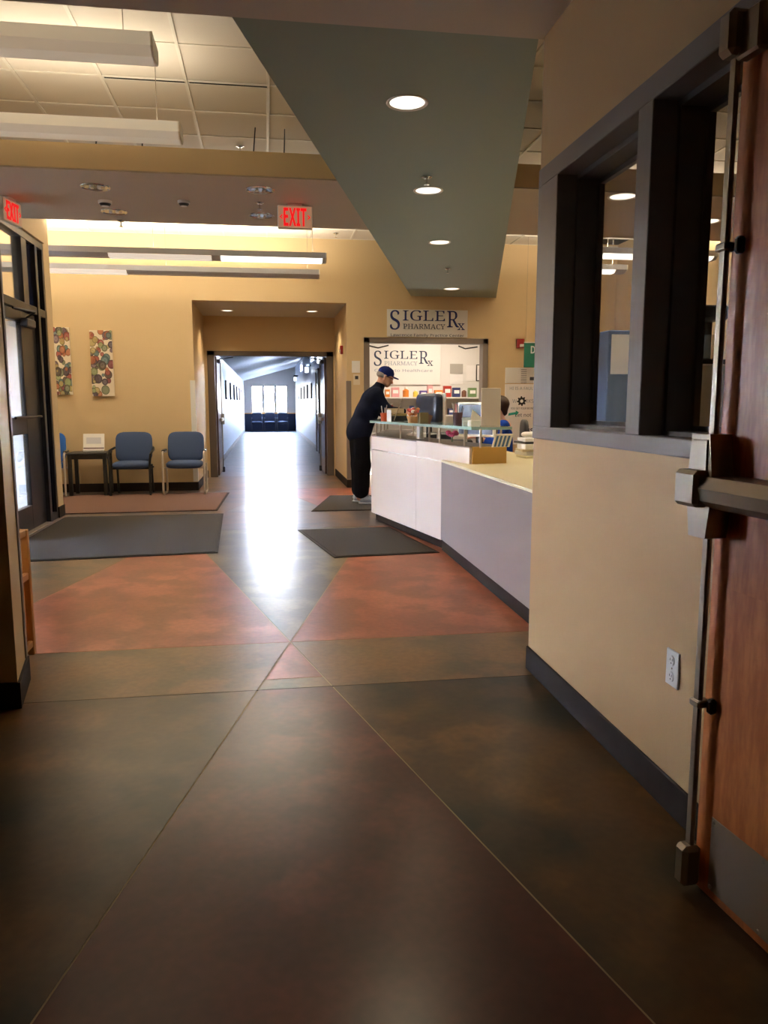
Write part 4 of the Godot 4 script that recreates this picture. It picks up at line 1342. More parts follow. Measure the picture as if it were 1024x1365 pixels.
func build_counter() -> void:
	var t := thing("reception_counter", "pale laminate pharmacy counter with grey desk front and raised glass shelf", "counter", Vector3.ZERO)
	var s := 0.31
	var seam := CA.lerp(CB, s)
	var g := (CB - CA).normalized() * 0.004
	plank(Vector2(1.5, -3.6), CA, 0.10, 0.785, 0.02, M.grey_laminate, "grey_front_panel", t)
	plank(CA + g, seam - g, 0.09, 0.787, 0.02, M.white_laminate, "front_panel", t)
	plank(seam + g, CB, 0.09, 0.787, 0.02, M.white_laminate, "front_panel", t)
	plank(CB, CD, 0.09, 0.787, 0.02, M.white_laminate, "front_panel", t)
	var inset := Vector2(0.05, 0.0)
	plank(Vector2(1.512, -3.6), CA + Vector2(0.012, 0), 0.0, 0.1, 0.02, M.rubber_base, "toe_kick", t)
	plank(CA + inset, CB + inset, 0.0, 0.1, 0.02, M.rubber_base, "toe_kick", t)
	plank(CB + inset, CD + inset, 0.0, 0.1, 0.02, M.rubber_base, "toe_kick", t)
	var top := MB.new()
	top.prism(PackedVector2Array([Vector2(1.495, -3.6), Vector2(1.508, -6.6), Vector2(1.62, -6.66), Vector2(1.28, -8.46), Vector2(1.73, -10.28), Vector2(2.6, -10.28), Vector2(2.42, -8.5), Vector2(2.5, -6.4), Vector2(2.5, -3.6)]), Vector3(0, 0.787, 0), Vector3.RIGHT, Vector3.BACK, Vector3(0, 0.018, 0))
	obj("desktop", top, M.cream_laminate, t)
	plank(Vector2(2.45, -3.6), Vector2(2.45, -6.4), 0.0, 0.787, 0.02, M.white_laminate, "rear_panel", t)
	plank(Vector2(2.36, -8.5), Vector2(2.45, -6.42), 0.0, 0.787, 0.02, M.white_laminate, "rear_panel", t)
	plank(Vector2(2.55, -10.28), Vector2(2.36, -8.52), 0.0, 0.787, 0.02, M.white_laminate, "rear_panel", t)
	# raised riser
	var sm := onplane(555, 590, Vector3(CB.x, 0, CB.y), Vector3(CC.x, 0, CC.y))
	var rs := Vector2(sm.x, sm.z)
	var cm := CB.lerp(CC, (CA.y - CB.y) / (CC.y - CB.y))
	plank(CC, cm, 0.806, 0.945, 0.02, M.white_laminate, "riser_panel", t, 0.0)
	plank(cm, rs - g, 0.794, 0.945, 0.02, M.white_laminate, "riser_panel", t, 0.0)
	plank(rs + g, CB, 0.797, 0.945, 0.02, M.white_laminate, "riser_panel", t)
	plank(CB, CD, 0.795, 0.945, 0.02, M.white_laminate, "riser_panel", t)
	var dir := (CC - CB).normalized()
	var nrm := Vector2(-dir.y, dir.x)
	if nrm.x < 0:
		nrm = -nrm
	var W := 0.33
	plank(CC + nrm * 0.02 , CC + nrm * W, 0.806, 0.945, 0.02, M.gold_laminate, "riser_end", t)
	var bi := Vector2(1.52, -8.4)
	var di := CD + Vector2(0.37, 0.06)
	var rt := MB.new()
	rt.prism(PackedVector2Array([CC, CB, CD, di, bi, CC + nrm * W]), Vector3(0, 0.935, 0), Vector3.RIGHT, Vector3.BACK, Vector3(0, 0.012, 0))
	obj("riser_top", rt, mat("riser_brown", srgb(120, 104, 90), 0.4), t)
	plank(CC + nrm * (W - 0.02), bi, 0.806, 0.935, 0.02, M.white_laminate, "riser_back", t)
	var sh := MB.new()
	sh.prism(PackedVector2Array([CC + dir * 0.03, CB - dir * 0.02 - nrm * 0.01, CD, di, bi, CC + nrm * (W + 0.04) + dir * 0.03]), Vector3(0, 1.082, 0), Vector3.RIGHT, Vector3.BACK, Vector3(0, 0.024, 0))
	obj("glass_shelf", sh, M.shelf_glass, t)
	for u in [499, 531, 569, 583, 616, 637]:
		var p := onplane(u, 575, Vector3(CB.x, 0, CB.y), Vector3(CC.x, 0, CC.y))
		var q := Vector2(p.x, p.z) + nrm * 0.025
		ptube("shelf_post", [Vector3(q.x, 0.945, q.y), Vector3(q.x, 1.094, q.y)], 0.009, M.beige_frame, t, 10)
	var e := CC + nrm * (W - 0.03) - dir * 0.03
	var more := [e]
	for k in [0.15, 0.4, 0.65, 0.9]:
		more.append(CB.lerp(CD, k) + Vector2(0.03, 0))
	for k in [0.3, 0.6, 0.9]:
		more.append(e.lerp(bi, k))
	for q in more:
		ptube("shelf_post", [Vector3(q.x, 0.945, q.y), Vector3(q.x, 1.094, q.y)], 0.009, M.beige_frame, t, 10)

func shelf_at(u: float, back := 0.17, y := 1.106) -> Vector3:
	var dir := (CC - CB).normalized()
	var nrm := Vector2(-dir.y, dir.x)
	if nrm.x < 0:
		nrm = -nrm
	var a := CB + nrm * back
	var b := CC + nrm * back
	var p := onplane(u, 565, Vector3(a.x, 0, a.y), Vector3(b.x, 0, b.y))
	return Vector3(p.x, y, p.z)

func build_counter_items() -> void:
	var face := Basis(Vector3.UP, 0.2)
	# orange pot with pens
	var t := thing("pen_pot", "orange tapered pot holding pens on the glass shelf", "pen pot", shelf_at(512, 0.12))
	var mb := MB.new()
	mb.lathe([Vector2(0, 0.0), Vector2(0.032, 0.0), Vector2(0.043, 0.085), Vector2(0.039, 0.085), Vector2(0.03, 0.006), Vector2(0, 0.006)], 20)
	obj("pot", mb, mat("orange", srgb(214, 84, 30), 0.4), t)
	for k in [[-0.02, -0.03, 0.16], [0.02, 0.03, 0.17], [0.0, 0.01, 0.14]]:
		ptube("pen", [Vector3(k[0] * 0.5, 0.01, 0), Vector3(k[1], k[2], 0.01)], 0.004, M.white_plastic, t, 6)
	# display box
	t = thing("display_box", "clear box with dark and gold goods on the glass shelf", "display box", shelf_at(530, 0.17), face)
	pbox("tray", Vector3(0, 0.03, 0), Vector3(0.19, 0.055, 0.13), M.black_plastic, t, 0.004)
	pbox("goods", Vector3(0.02, 0.068, 0), Vector3(0.14, 0.03, 0.1), mat("gold_goods", srgb(150, 130, 80), 0.5), t, 0.008)
	pbox("header_card", Vector3(0, 0.11, -0.055), Vector3(0.19, 0.05, 0.004), M.beige_card, t)
	pbox("side_wall", Vector3(-0.096, 0.06, 0), Vector3(0.004, 0.12, 0.13), M.paper, t)
	ptube("pointer_stick", [Vector3(-0.07, 0.01, 0.08), Vector3(0.03, 0.24, 0.06)], 0.005, M.steel, t, 6)
	# flower basket
	t = thing("flower_basket", "small woven basket of red and gold paper flowers on the glass shelf", "basket", shelf_at(551, 0.17))
	mb = MB.new()
	mb.lathe([Vector2(0, 0.0), Vector2(0.05, 0.0), Vector2(0.07, 0.06), Vector2(0.063, 0.06), Vector2(0.045, 0.008), Vector2(0, 0.008)], 20)
	obj("basket", mb, mat("straw", srgb(170, 120, 70), 0.7), t)
	var rng := RandomNumberGenerator.new()
	rng.seed = 9
	var fm := [mat("petal_red", srgb(180, 60, 50), 0.6), mat("petal_orange", srgb(206, 130, 70), 0.6), mat("petal_white", srgb(236, 222, 210), 0.6), mat("petal_rust", srgb(140, 70, 44), 0.6)]
	for k in 14:
		mb = MB.new()
		var an := k * 2.4
		var rr := 0.014 * sqrt(k)
		mb.blob(Vector3(cos(an) * rr, 0.075 + rng.randf_range(0, 0.06), sin(an) * rr), Vector3(0.042, 0.034, 0.042), Basis(), 1.0, 1.0, 6, 8)
		obj("flower", mb, fm[k % 4], t)
	# brown card box
	t = thing("card_box", "small olive brown box leaning open on the glass shelf", "box", shelf_at(564, 0.13), face)
	pbox("body", Vector3(0, 0.05, 0), Vector3(0.09, 0.1, 0.06), mat("olive_card", srgb(112, 98, 66), 0.7), t, 0.003)
	pbox("flap", Vector3(0.06, 0.04, 0.01), Vector3(0.05, 0.08, 0.004), mat("brown_card", srgb(104, 70, 56), 0.7), t, 0.001, Basis(Vector3.FORWARD, 0.35))
	# monitors on the desk behind the shelf
	monitor(shelf_at(575, 0.68, 0.805), 2.0, "slim dark blue-black monitor seen edge on behind the flower basket", 0.60)
	monitor(shelf_at(637, 0.72, 0.805), -0.9, "black and white cash register screen behind the maroon pencil cup", 0.5)
	# pencil cup
	t = thing("pencil_cup", "maroon mesh pencil cup with pens on the glass shelf", "pencil cup", shelf_at(610, 0.14))
	mb = MB.new()
	mb.lathe([Vector2(0, 0.0), Vector2(0.037, 0.0), Vector2(0.043, 0.11), Vector2(0.039, 0.11), Vector2(0.034, 0.006), Vector2(0, 0.006)], 20)
	obj("cup", mb, mat("maroon", srgb(72, 34, 44), 0.5), t)
	for k in [[-0.02, -0.05, 0.19, "lens_dim"], [0.01, 0.04, 0.17, "x"], [0.0, -0.01, 0.2, "x"], [0.02, 0.05, 0.15, "x"]]:
		ptube("pen", [Vector3(k[0] * 0.5, 0.01, 0), Vector3(k[1], k[2], 0.01)], 0.004, M.slate_ink if k[3] == "x" else M.white_plastic, t, 6)
	# leaflet holder and white papers
	t = thing("leaflet_holder", "clear holder of pale blue leaflets on the glass shelf", "leaflet holder", shelf_at(622, 0.1), face)
	pbox("leaflets", Vector3(0, 0.035, 0), Vector3(0.075, 0.07, 0.02), mat("pale_blue", srgb(196, 212, 224), 0.6), t, 0.001, Basis(Vector3.RIGHT, -0.25))
	pbox("holder", Vector3(0, 0.02, 0.018), Vector3(0.085, 0.04, 0.004), M.clear_plastic, t)
	t = thing("receipt_stack", "white receipt papers curling up on the glass shelf", "papers", shelf_at(633, 0.12), face)
	pbox("stack", Vector3(0, 0.025, 0), Vector3(0.1, 0.05, 0.07), M.paper, t, 0.003)
	var cu := MB.new()
	cu.prism(PackedVector2Array([Vector2(-0.045, 0.05), Vector2(0.06, 0.05), Vector2(0.05, 0.075), Vector2(-0.03, 0.14)]), Vector3(0, 0, 0.01), Vector3.RIGHT, Vector3.UP, Vector3(0, 0, 0.002))
	obj("curled_sheet", cu, M.paper, t)
	# tall beige panel
	t = thing("notice_stand", "tall beige notice panel standing at the glass shelf's end", "notice stand", shelf_at(654, 0.14), Basis(Vector3.UP, -0.25))
	pbox("panel", Vector3(0, 0.155, 0), Vector3(0.155, 0.31, 0.012), M.beige_card, t, 0.003)
	pbox("foot", Vector3(0, 0.006, 0.0), Vector3(0.17, 0.012, 0.06), M.clear_plastic, t, 0.002)
	# below the shelf
	t = thing("paper_cup_stack", "white paper cup standing on the counter riser under the shelf", "cup", shelf_at(560, 0.16, 0.947))
	mb = MB.new()
	mb.lathe([Vector2(0, 0), Vector2(0.04, 0.0), Vector2(0.033, 0.055), Vector2(0.032, 0.12), Vector2(0, 0.12)], 18)
	obj("cup", mb, M.white_plastic, t)
	t = thing("pink_flower", "pink artificial flower lying on the counter riser under the shelf", "flower", shelf_at(603, 0.17, 0.95))
	for k in 7:
		mb = MB.new()
		mb.blob(Vector3(0.035 * cos(k * 0.9), 0.075 + 0.012 * sin(k * 2.1), 0.03 * sin(k * 0.9)), Vector3(0.055, 0.04, 0.05), Basis(), 1.0, 1.0, 6, 8)
		obj("petal", mb, M.get("pink", mat("pink", srgb(206, 72, 116), 0.6)), t)
	ptube("stem", [Vector3(0, 0.0, 0), Vector3(0.005, 0.06, 0)], 0.006, mat("leaf_green", srgb(64, 92, 56), 0.6), t, 6)
	t = thing("cash_drawer", "black cash drawer on the desk behind the pink flower", "cash drawer", shelf_at(610, 0.64, 0.805), Basis(Vector3.UP, 1.37))
	pbox("body", Vector3(0, 0.06, 0), Vector3(0.15, 0.12, 0.3), M.black_plastic, t, 0.01)
	pbox("drawer_front", Vector3(0, 0.06, 0.152), Vector3(0.13, 0.09, 0.006), M.dark_grey, t, 0.002)
	t = thing("desk_printer", "black receipt printer on the desk behind the shelf posts", "printer", shelf_at(585, 0.58, 0.805), Basis(Vector3.UP, 1.37))
	pbox("body", Vector3(0, 0.09, 0), Vector3(0.34, 0.18, 0.26), M.black_plastic, t, 0.015)
	pbox("paper_slot", Vector3(0, 0.182, 0.05), Vector3(0.2, 0.006, 0.03), M.dark_grey, t)
	# striped brochure and paper piles on the desk
	t = thing("brochure_rack", "blue and white striped brochure sloping beside the shelf end post", "brochure", shelf_at(668, 0.22, 0.947), Basis(Vector3.UP, 0.2) * Basis(Vector3.RIGHT, 0.5))
	pbox("board", Vector3(0, 0.06, 0), Vector3(0.16, 0.12, 0.006), M.paper, t)
	for k in 4:
		pbox("stripe", Vector3(-0.055 + 0.035 * k, 0.055, 0.004), Vector3(0.018, 0.1, 0.002), mat("stripe_blue", srgb(84, 120, 170), 0.6) if k == 0 else M.stripe_blue, t)
	var pile := ony(698, 612, 0.806)
	var heights := [0.02, 0.035, 0.02, 0.05, 0.02, 0.03]
	var pcol := ["cream_laminate", "paper", "beige_card", "paper", "dark_grey", "paper"]
	var pnam := ["cream folder", "stack of white forms", "beige envelope folder", "thick stack of white papers", "dark document tray", "white paper sheaf"]
	var y := 0.806
	for k in 6:
		var o := pbox("paper_stack" if k != 4 else "document_tray", Vector3(0, heights[k] / 2, 0), Vector3(0.34, heights[k] - 0.001, 0.26), M[pcol[k]], null, 0.003)
		o.transform = Transform3D(Basis(Vector3.UP, 0.1 * sin(k * 2.0)), Vector3(pile.x + 0.22 + 0.015 * sin(k * 3.0), y, pile.z - 0.25 + 0.02 * cos(k * 2.2)))
		tag(o, pnam[k] + " in the desk pile beside the yellow riser end", "papers" if k != 4 else "tray", "paper pile on the desk")
		y += heights[k]
	t = thing("crumpled_paper", "loose white tissue papers heaped on the desk pile", "papers", Vector3(pile.x + 0.22, y + 0.006, pile.z - 0.25))
	for k in 4:
		mb = MB.new()
		mb.blob(Vector3(-0.1 + 0.07 * k, 0.025, 0.03 * sin(k * 2.0)), Vector3(0.11, 0.05 + 0.015 * (k % 2), 0.13), Basis(Vector3.UP, k * 0.7), 0.8, 0.7, 8, 12)
		obj("sheet", mb, M.paper, t)

func monitor(p: Vector3, turn: float, label: String, h: float) -> void:
	var t := thing("monitor", label, "monitor", p, Basis(Vector3.UP, turn))
	pbox("base", Vector3(0, 0.01, 0), Vector3(0.24, 0.02, 0.2), M.black_plastic, t, 0.006)
	pbox("stand", Vector3(0, 0.16, -0.03), Vector3(0.06, 0.3, 0.05), M.black_plastic, t, 0.008)
	var b := pbox("bezel", Vector3(0, h - 0.17, 0.02), Vector3(0.46, 0.34, 0.035), M.white_plastic, t, 0.012)
	pbox("screen", Vector3(0, h - 0.17, 0.039), Vector3(0.41, 0.29, 0.003), M.navy_panel, b)
	var mb := MB.new()
	mb.blob(Vector3(0, h - 0.17, -0.03), Vector3(0.42, 0.33, 0.12), Basis(), 0.3, 0.5, 10, 18)
	obj("rear_shell", mb, mat("blue_black", srgb(36, 46, 66), 0.35), t)

# ---- chairs, table, canvases
func guest_chair(label: String, at: Vector3, cloth: Material, sled: bool, turn := 0.0) -> void:
	var t := thing("guest_chair", label, "chair", at, Basis(Vector3.UP, turn), "guest chairs along the back wall")
	var mb := MB.new()
	mb.blob(Vector3(0, 0.43, 0.02), Vector3(0.5, 0.11, 0.5), Basis(), 0.55, 0.45)
	obj("seat", mb, cloth, t)
	mb = MB.new()
	var tilt := Basis(Vector3.RIGHT, -0.2)
	mb.blob(Vector3(0, 0.67, -0.23), Vector3(0.52, 0.09, 0.44), tilt * Basis(Vector3.RIGHT, PI / 2), 0.6, 0.42)
	obj("backrest", mb, cloth, t)
	var fm: Material = M.beige_frame if sled else M.black_frame
	for s in [-1.0, 1.0]:
		var x: float = s * 0.285
		if sled:
			ptube("sled_frame", [Vector3(x, 0.6, -0.2), Vector3(x, 0.615, 0.12), Vector3(x, 0.6, 0.185), Vector3(x, 0.56, 0.205), Vector3(x, 0.06, 0.24), Vector3(x, 0.022, 0.22), Vector3(x, 0.014, 0.17), Vector3(x, 0.014, -0.15), Vector3(x, 0.022, -0.2), Vector3(x, 0.06, -0.215), Vector3(x, 0.43, -0.2)], 0.015, fm, t, 10)
			pbox("arm_pad", Vector3(x, 0.628, -0.02), Vector3(0.045, 0.028, 0.3), M.black_plastic, t, 0.01)
		else:
			ptube("leg", [Vector3(x * 0.95, 0.0, 0.22), Vector3(x * 0.95, 0.42, 0.21), Vector3(x, 0.58, 0.19)], 0.016, fm, t, 10)
			ptube("leg", [Vector3(x * 0.85, 0.0, -0.24), Vector3(x * 0.85, 0.42, -0.2)], 0.016, fm, t, 10)
			ptube("armrest", [Vector3(x, 0.58, 0.19), Vector3(x * 1.05, 0.62, 0.12), Vector3(x * 1.05, 0.635, -0.05), Vector3(x * 0.95, 0.66, -0.22)], 0.017, fm, t, 10)
	ptube("cross_bar", [Vector3(-0.285, 0.385, -0.12), Vector3(0.285, 0.385, -0.12)], 0.012, fm, t, 8)
	ptube("cross_bar", [Vector3(-0.285, 0.385, 0.14), Vector3(0.285, 0.385, 0.14)], 0.012, fm, t, 8)
	ptube("back_support", [Vector3(-0.12, 0.39, -0.15), Vector3(-0.12, 0.42, -0.24), Vector3(-0.12, 0.62, -0.285)], 0.012, fm, t, 8)
	ptube("back_support", [Vector3(0.12, 0.39, -0.15), Vector3(0.12, 0.42, -0.24), Vector3(0.12, 0.62, -0.285)], 0.012, fm, t, 8)

func canvas_image(sd: int, dense: float) -> Image:
	var w := 160
	var h := 420
	var im := Image.create(w, h, false, Image.FORMAT_RGB8)
	im.fill(srgb(226, 214, 192))
	var rng := RandomNumberGenerator.new()
	rng.seed = sd
	var cols := [srgb(74, 58, 70), srgb(128, 50, 54), srgb(196, 110, 66), srgb(120, 128, 92), srgb(196, 172, 104), srgb(92, 122, 124), srgb(88, 72, 60), srgb(170, 74, 60), srgb(160, 176, 116), srgb(110, 84, 96)]
	for k in int(70 * dense):
		var r := rng.randi_range(9, 30)
		var cx := rng.randi_range(0, w)
		var cy := rng.randi_range(0, h)
		if sd == 2 and cy > 330 and cx > 50 and rng.randf() < 0.8:
			continue
		if sd == 1 and cx < 60 and cy > 90 and cy < 230:
			continue
		var c: Color = cols[rng.randi_range(0, cols.size() - 1)].darkened(0.12)
		var rim := c.darkened(0.45)
		var mid := c.lightened(rng.randf_range(0.0, 0.25))
		for y in range(maxi(0, cy - r), mini(h, cy + r + 1)):
			for x in range(maxi(0, cx - r), mini(w, cx + r + 1)):
				var d := Vector2(x - cx, y - cy).length() / r
				if d > 1.0:
					continue
				var q := rim if d > 0.86 else c if d > 0.55 else mid if d > 0.3 else c.lerp(mid, 0.5)
				im.set_pixel(x, y, q.lerp(im.get_pixel(x, y), 0.15))
	return im

func build_seating() -> void:
	guest_chair("grey-blue guest chair with beige sled frame, beside the corridor recess", Vector3(-1.165, 0, -11.42), M.upholstery, true)
	guest_chair("grey-blue guest chair with black legs, beside the black side table", Vector3(-1.9, 0, -11.42), M.upholstery, false)
	guest_chair("bright blue guest chair with beige sled frame, partly behind the entrance wall end", Vector3(-3.07, 0, -11.38), M.blue_upholstery, true, 0.1)
	# side table
	var t := thing("side_table", "small black side table between the waiting chairs", "table", Vector3(-2.485, 0, -11.5))
	pbox("table_top", Vector3(0, 0.595, 0), Vector3(0.53, 0.028, 0.46), M.black_frame, t, 0.006)
	for sx in [-1.0, 1.0]:
		for sz in [-1.0, 1.0]:
			pbox("leg", Vector3(sx * 0.235, 0.29, sz * 0.19), Vector3(0.05, 0.58, 0.05), M.black_frame, t, 0.004)
		pbox("apron", Vector3(sx * 0.235, 0.55, 0), Vector3(0.025, 0.06, 0.34), M.black_frame, t)
	pbox("apron", Vector3(0, 0.55, 0.19), Vector3(0.43, 0.06, 0.025), M.black_frame, t)
	pbox("apron", Vector3(0, 0.55, -0.19), Vector3(0.43, 0.06, 0.025), M.black_frame, t)
	t = thing("card_display", "white card in a display stand on the black side table", "display stand", Vector3(-2.43, 0.609, -11.5))
	var lean := Basis(Vector3.RIGHT, -0.22)
	pbox("card", Vector3(0, 0.13, -0.03), Vector3(0.29, 0.26, 0.004), M.paper, t, 0.001, lean)
	pbox("band", Vector3(0, 0.055, -0.009), Vector3(0.28, 0.014, 0.003), M.maroon, t, 0.0, lean)
	pbox("print_block", Vector3(0.0, 0.16, -0.0325), Vector3(0.2, 0.09, 0.002), mat("print_grey", srgb(205, 205, 212), 0.8), t, 0.0, lean)
	pbox("tray", Vector3(0, 0.012, 0.03), Vector3(0.3, 0.024, 0.08), M.clear_plastic, t, 0.003)
	pbox("back_strut", Vector3(0, 0.1, -0.08), Vector3(0.06, 0.2, 0.004), M.paper, t, 0.0, Basis(Vector3.RIGHT, 0.25))
	pbox("leaflet", Vector3(0.0, 0.03, 0.03), Vector3(0.27, 0.02, 0.06), M.paper, t)
	# two canvases
	var k := 1
	for c in [[onz(67, 436, -11.82), onz(97, 526, -11.82), "canvas of packed coloured circles hanging nearer the glass entrance"], [onz(119, 440, -11.82), onz(153, 528, -11.82), "canvas of coloured circles with an empty pale lower corner"]]:
		var a: Vector3 = c[0]
		var b: Vector3 = c[1]
		t = thing("canvas_picture", c[2], "painting", Vector3((a.x + b.x) / 2, (a.y + b.y) / 2, -11.85), Basis(), "canvases above the waiting chairs")
		var w := b.x - a.x
		var h := a.y - b.y
		pbox("stretcher", Vector3(0, 0, 0.022), Vector3(w, h, 0.04), M.beige_card, t, 0.002)
		var mb := MB.new()
		mb.quad(Vector3(-w / 2, -h / 2, 0.0428), Vector3(w / 2, -h / 2, 0.0428), Vector3(w / 2, h / 2, 0.0428), Vector3(-w / 2, h / 2, 0.0428), Vector3(0, 0, 1))
		obj("painted_face", mb, print_mat("canvas_%d" % k, canvas_image(k, 1.5 if k == 1 else 1.15)), t)
		k += 1
	# chairs under the far corridor windows
	for q in 3:
		t = thing("corridor_chair", "dark navy armchair under the corridor end window, " + ["chair-side wall", "in the middle", "pharmacy-side wall"][q], "chair", Vector3(-0.4 + 0.58 * q, 0, -35.85), Basis(), "chairs under the corridor end windows")
		var mb := MB.new()
		mb.blob(Vector3(0, 0.42, 0), Vector3(0.48, 0.12, 0.48), Basis(), 0.55, 0.45, 8, 16)
		obj("seat", mb, M.navy_upholstery, t)
		mb = MB.new()
		mb.blob(Vector3(0, 0.66, -0.22), Vector3(0.5, 0.4, 0.09), Basis(), 0.5, 0.5, 8, 16)
		obj("backrest", mb, M.navy_upholstery, t)
		for sx in [-1.0, 1.0]:
			for sz in [-0.2, 0.2]:
				ptube("leg", [Vector3(sx * 0.24, 0, sz), Vector3(sx * 0.24, 0.6, sz)], 0.014, M.black_frame, t, 6)
			pbox("armrest", Vector3(sx * 0.24, 0.61, 0), Vector3(0.05, 0.03, 0.44), M.black_plastic, t, 0.008)
	# wooden rack beyond the pier
	t = thing("wooden_rack", "honey coloured wooden magazine rack beside the yellow wall pier", "rack", Vector3(-1.375, 0, -4.0))
	for z in [-0.13, 0.13]:
		for x in [-0.14, 0.14]:
			pbox("post", Vector3(x, 0.33, z), Vector3(0.035, 0.66, 0.035), M.gold_wood, t, 0.004)
	for y in [0.645, 0.42, 0.06]:
		for x in [-0.14, 0.14]:
			pbox("side_rail", Vector3(x, y, 0), Vector3(0.025, 0.035, 0.23), M.gold_wood, t, 0.003)
		for z in [-0.13, 0.13]:
			pbox("cross_rail", Vector3(0, y, z), Vector3(0.25, 0.035, 0.025), M.gold_wood, t, 0.003)
	pbox("side_panel", Vector3(0.12, 0.24, 0), Vector3(0.012, 0.34, 0.22), M.cherry, t)
	pbox("side_panel", Vector3(-0.12, 0.24, 0), Vector3(0.012, 0.34, 0.22), M.cherry, t)
	pbox("shelf", Vector3(0, 0.4, 0), Vector3(0.25, 0.015, 0.23), M.gold_wood, t)

# ---- people
func build_people() -> void:
	var t := thing("person", "man in dark navy jacket and blue cap leaning on the counter", "person", Vector3(1.2, 0.011, -9.9))
	var P := func(f: float, y: float, l: float) -> Vector3:
		return Vector3(f, y, l)
	var fw := Vector3(0.93, -0.36, 0.05).normalized()
	var up := Vector3(0.36, 0.93, 0.0).normalized()
	var hc := Vector3(0.315, 1.61, 0.0)
	var caps: Array = head_caps(hc, fw, up)
	caps += [[P.call(0.2, 1.42, 0.0), hc - up * 0.05 - fw * 0.02, 0.058, 0.055]]
	caps += [[P.call(0.0, 0.98, 0.0), P.call(0.14, 1.3, 0.0), 0.11, 0.12], [P.call(0.18, 1.38, -0.14), P.call(0.18, 1.38, 0.14), 0.05, 0.05]]
	for s in [-1.0, 1.0]:
		var sh: Vector3 = P.call(0.18, 1.38, s * 0.17)
		var el: Vector3 = P.call(0.31, 1.17, s * 0.235)
		var wr: Vector3 = P.call(0.55, 1.165, s * 0.13)
		caps += [[sh, el, 0.045, 0.037], [el, wr, 0.037, 0.026]]
		caps += hand_caps(wr, Vector3(0.98, -0.05, -s * 0.2).normalized(), Vector3.UP, s, 0.25)
		caps += [[P.call(-0.03, 0.93, s * 0.09), P.call(-0.01, 0.5, s * 0.1), 0.08, 0.055], [P.call(-0.01, 0.5, s * 0.1), P.call(-0.03, 0.08, s * 0.1), 0.055, 0.04]]
	obj("body", body(caps, 0.009, 0.02), M.skin, t)
	var jk := [
		[P.call(-0.03, 0.9, -0.07), P.call(-0.03, 0.9, 0.07), 0.138, 0.138],
		[P.call(0.0, 0.98, -0.07), P.call(0.0, 0.98, 0.07), 0.14, 0.14],
		[P.call(0.08, 1.16, -0.08), P.call(0.08, 1.16, 0.08), 0.14, 0.14],
		[P.call(0.15, 1.32, -0.11), P.call(0.15, 1.32, 0.11), 0.125, 0.125],
		[P.call(0.19, 1.4, -0.13), P.call(0.19, 1.4, 0.13), 0.085, 0.085],
		[P.call(0.2, 1.42, 0.0), P.call(0.245, 1.5, 0.0), 0.085, 0.068],
		[P.call(-0.03, 0.92, 0.0), P.call(0.15, 1.32, 0.0), 0.15, 0.14]]
	for s in [-1.0, 1.0]:
		jk += [[P.call(0.18, 1.37, s * 0.17), P.call(0.31, 1.185, s * 0.235), 0.085, 0.068], [P.call(0.31, 1.185, s * 0.235), P.call(0.52, 1.175, s * 0.14), 0.066, 0.05]]
	obj("jacket", body(jk, 0.014, 0.05), M.navy_cloth, t)
	var tr := []
	for s in [-1.0, 1.0]:
		tr += [[P.call(-0.02, 0.9, s * 0.075), P.call(0.0, 0.5, s * 0.1), 0.125, 0.115], [P.call(0.0, 0.5, s * 0.1), P.call(-0.01, 0.165, s * 0.1), 0.115, 0.1]]
	obj("trousers", body(tr, 0.014, 0.03), M.black_cloth, t)
	for s in [-1.0, 1.0]:
		var off: float = 0.06 if s > 0 else 0.0
		var shoe := [[P.call(-0.05 + off, 0.06, s * 0.1), P.call(0.02 + off, 0.055, s * 0.1), 0.045, 0.045], [P.call(0.02 + off, 0.05, s * 0.1), P.call(0.13 + off, 0.035, s * 0.105), 0.042, 0.032], [P.call(-0.03 + off, 0.08, s * 0.1), P.call(-0.02 + off, 0.12, s * 0.1), 0.045, 0.045]]
		var o := obj("shoe", body(shoe, 0.009, 0.03), M.shoe_grey, t)
		var so := MB.new()
		so.blob(P.call(0.035 + off, 0.013, s * 0.1), Vector3(0.28, 0.026, 0.095), Basis(), 0.3, 0.75, 8, 20)
		obj("sole", so, M.shoe_sole, o)
	# cap
	var cb := Basis(fw, up, fw.cross(up))
	var cap := MB.new()
	cap.blob(hc + up * 0.058 - fw * 0.004, Vector3(0.215, 0.17, 0.185), cb, 1.0, 1.0, 14, 24)
	var cm := obj("cap", cap, M.cap_blue, t)
	var br := MB.new()
	var poly := PackedVector2Array()
	for k in 13:
		var an := -PI / 2 + PI * k / 12
		poly.append(Vector2(0.075 + 0.1 * cos(an), 0.08 * sin(an)))
	br.prism(poly, hc + up * 0.045, fw, cb.z, up * -0.01)
	obj("bill", br, M.cap_blue, cm)
	var kn := MB.new()
	kn.blob(hc + up * 0.143 - fw * 0.004, Vector3(0.018, 0.01, 0.018), cb, 1.0, 1.0, 6, 8)
	obj("button", kn, M.cap_blue, cm)
	# grey hair band under the cap, eyes, glasses
	var hr := MB.new()
	hr.blob(hc + up * 0.018 - fw * 0.032, Vector3(0.17, 0.1, 0.168), cb, 0.8, 1.0, 10, 20)
	obj("hair", hr, mat("grey_hair", srgb(150, 140, 132), 0.7), t)
	for s in [-1.0, 1.0]:
		ptube("glasses", [hc + up * 0.012 + fw * 0.0 + cb.z * s * 0.088, hc + up * 0.012 + fw * 0.095 + cb.z * s * 0.065, hc + up * 0.012 + fw * 0.108 + cb.z * s * 0.012], 0.004, M.black_plastic, t, 6)
		var ey := MB.new()
		ey.blob(hc + up * 0.005 + fw * 0.083 + cb.z * s * 0.032, Vector3(0.026, 0.022, 0.026), cb, 1.0, 1.0, 8, 10)
		obj("eye", ey, M.white_plastic, t)
	# seated clerk behind the counter
	var c := onz(665, 541, -10.45)
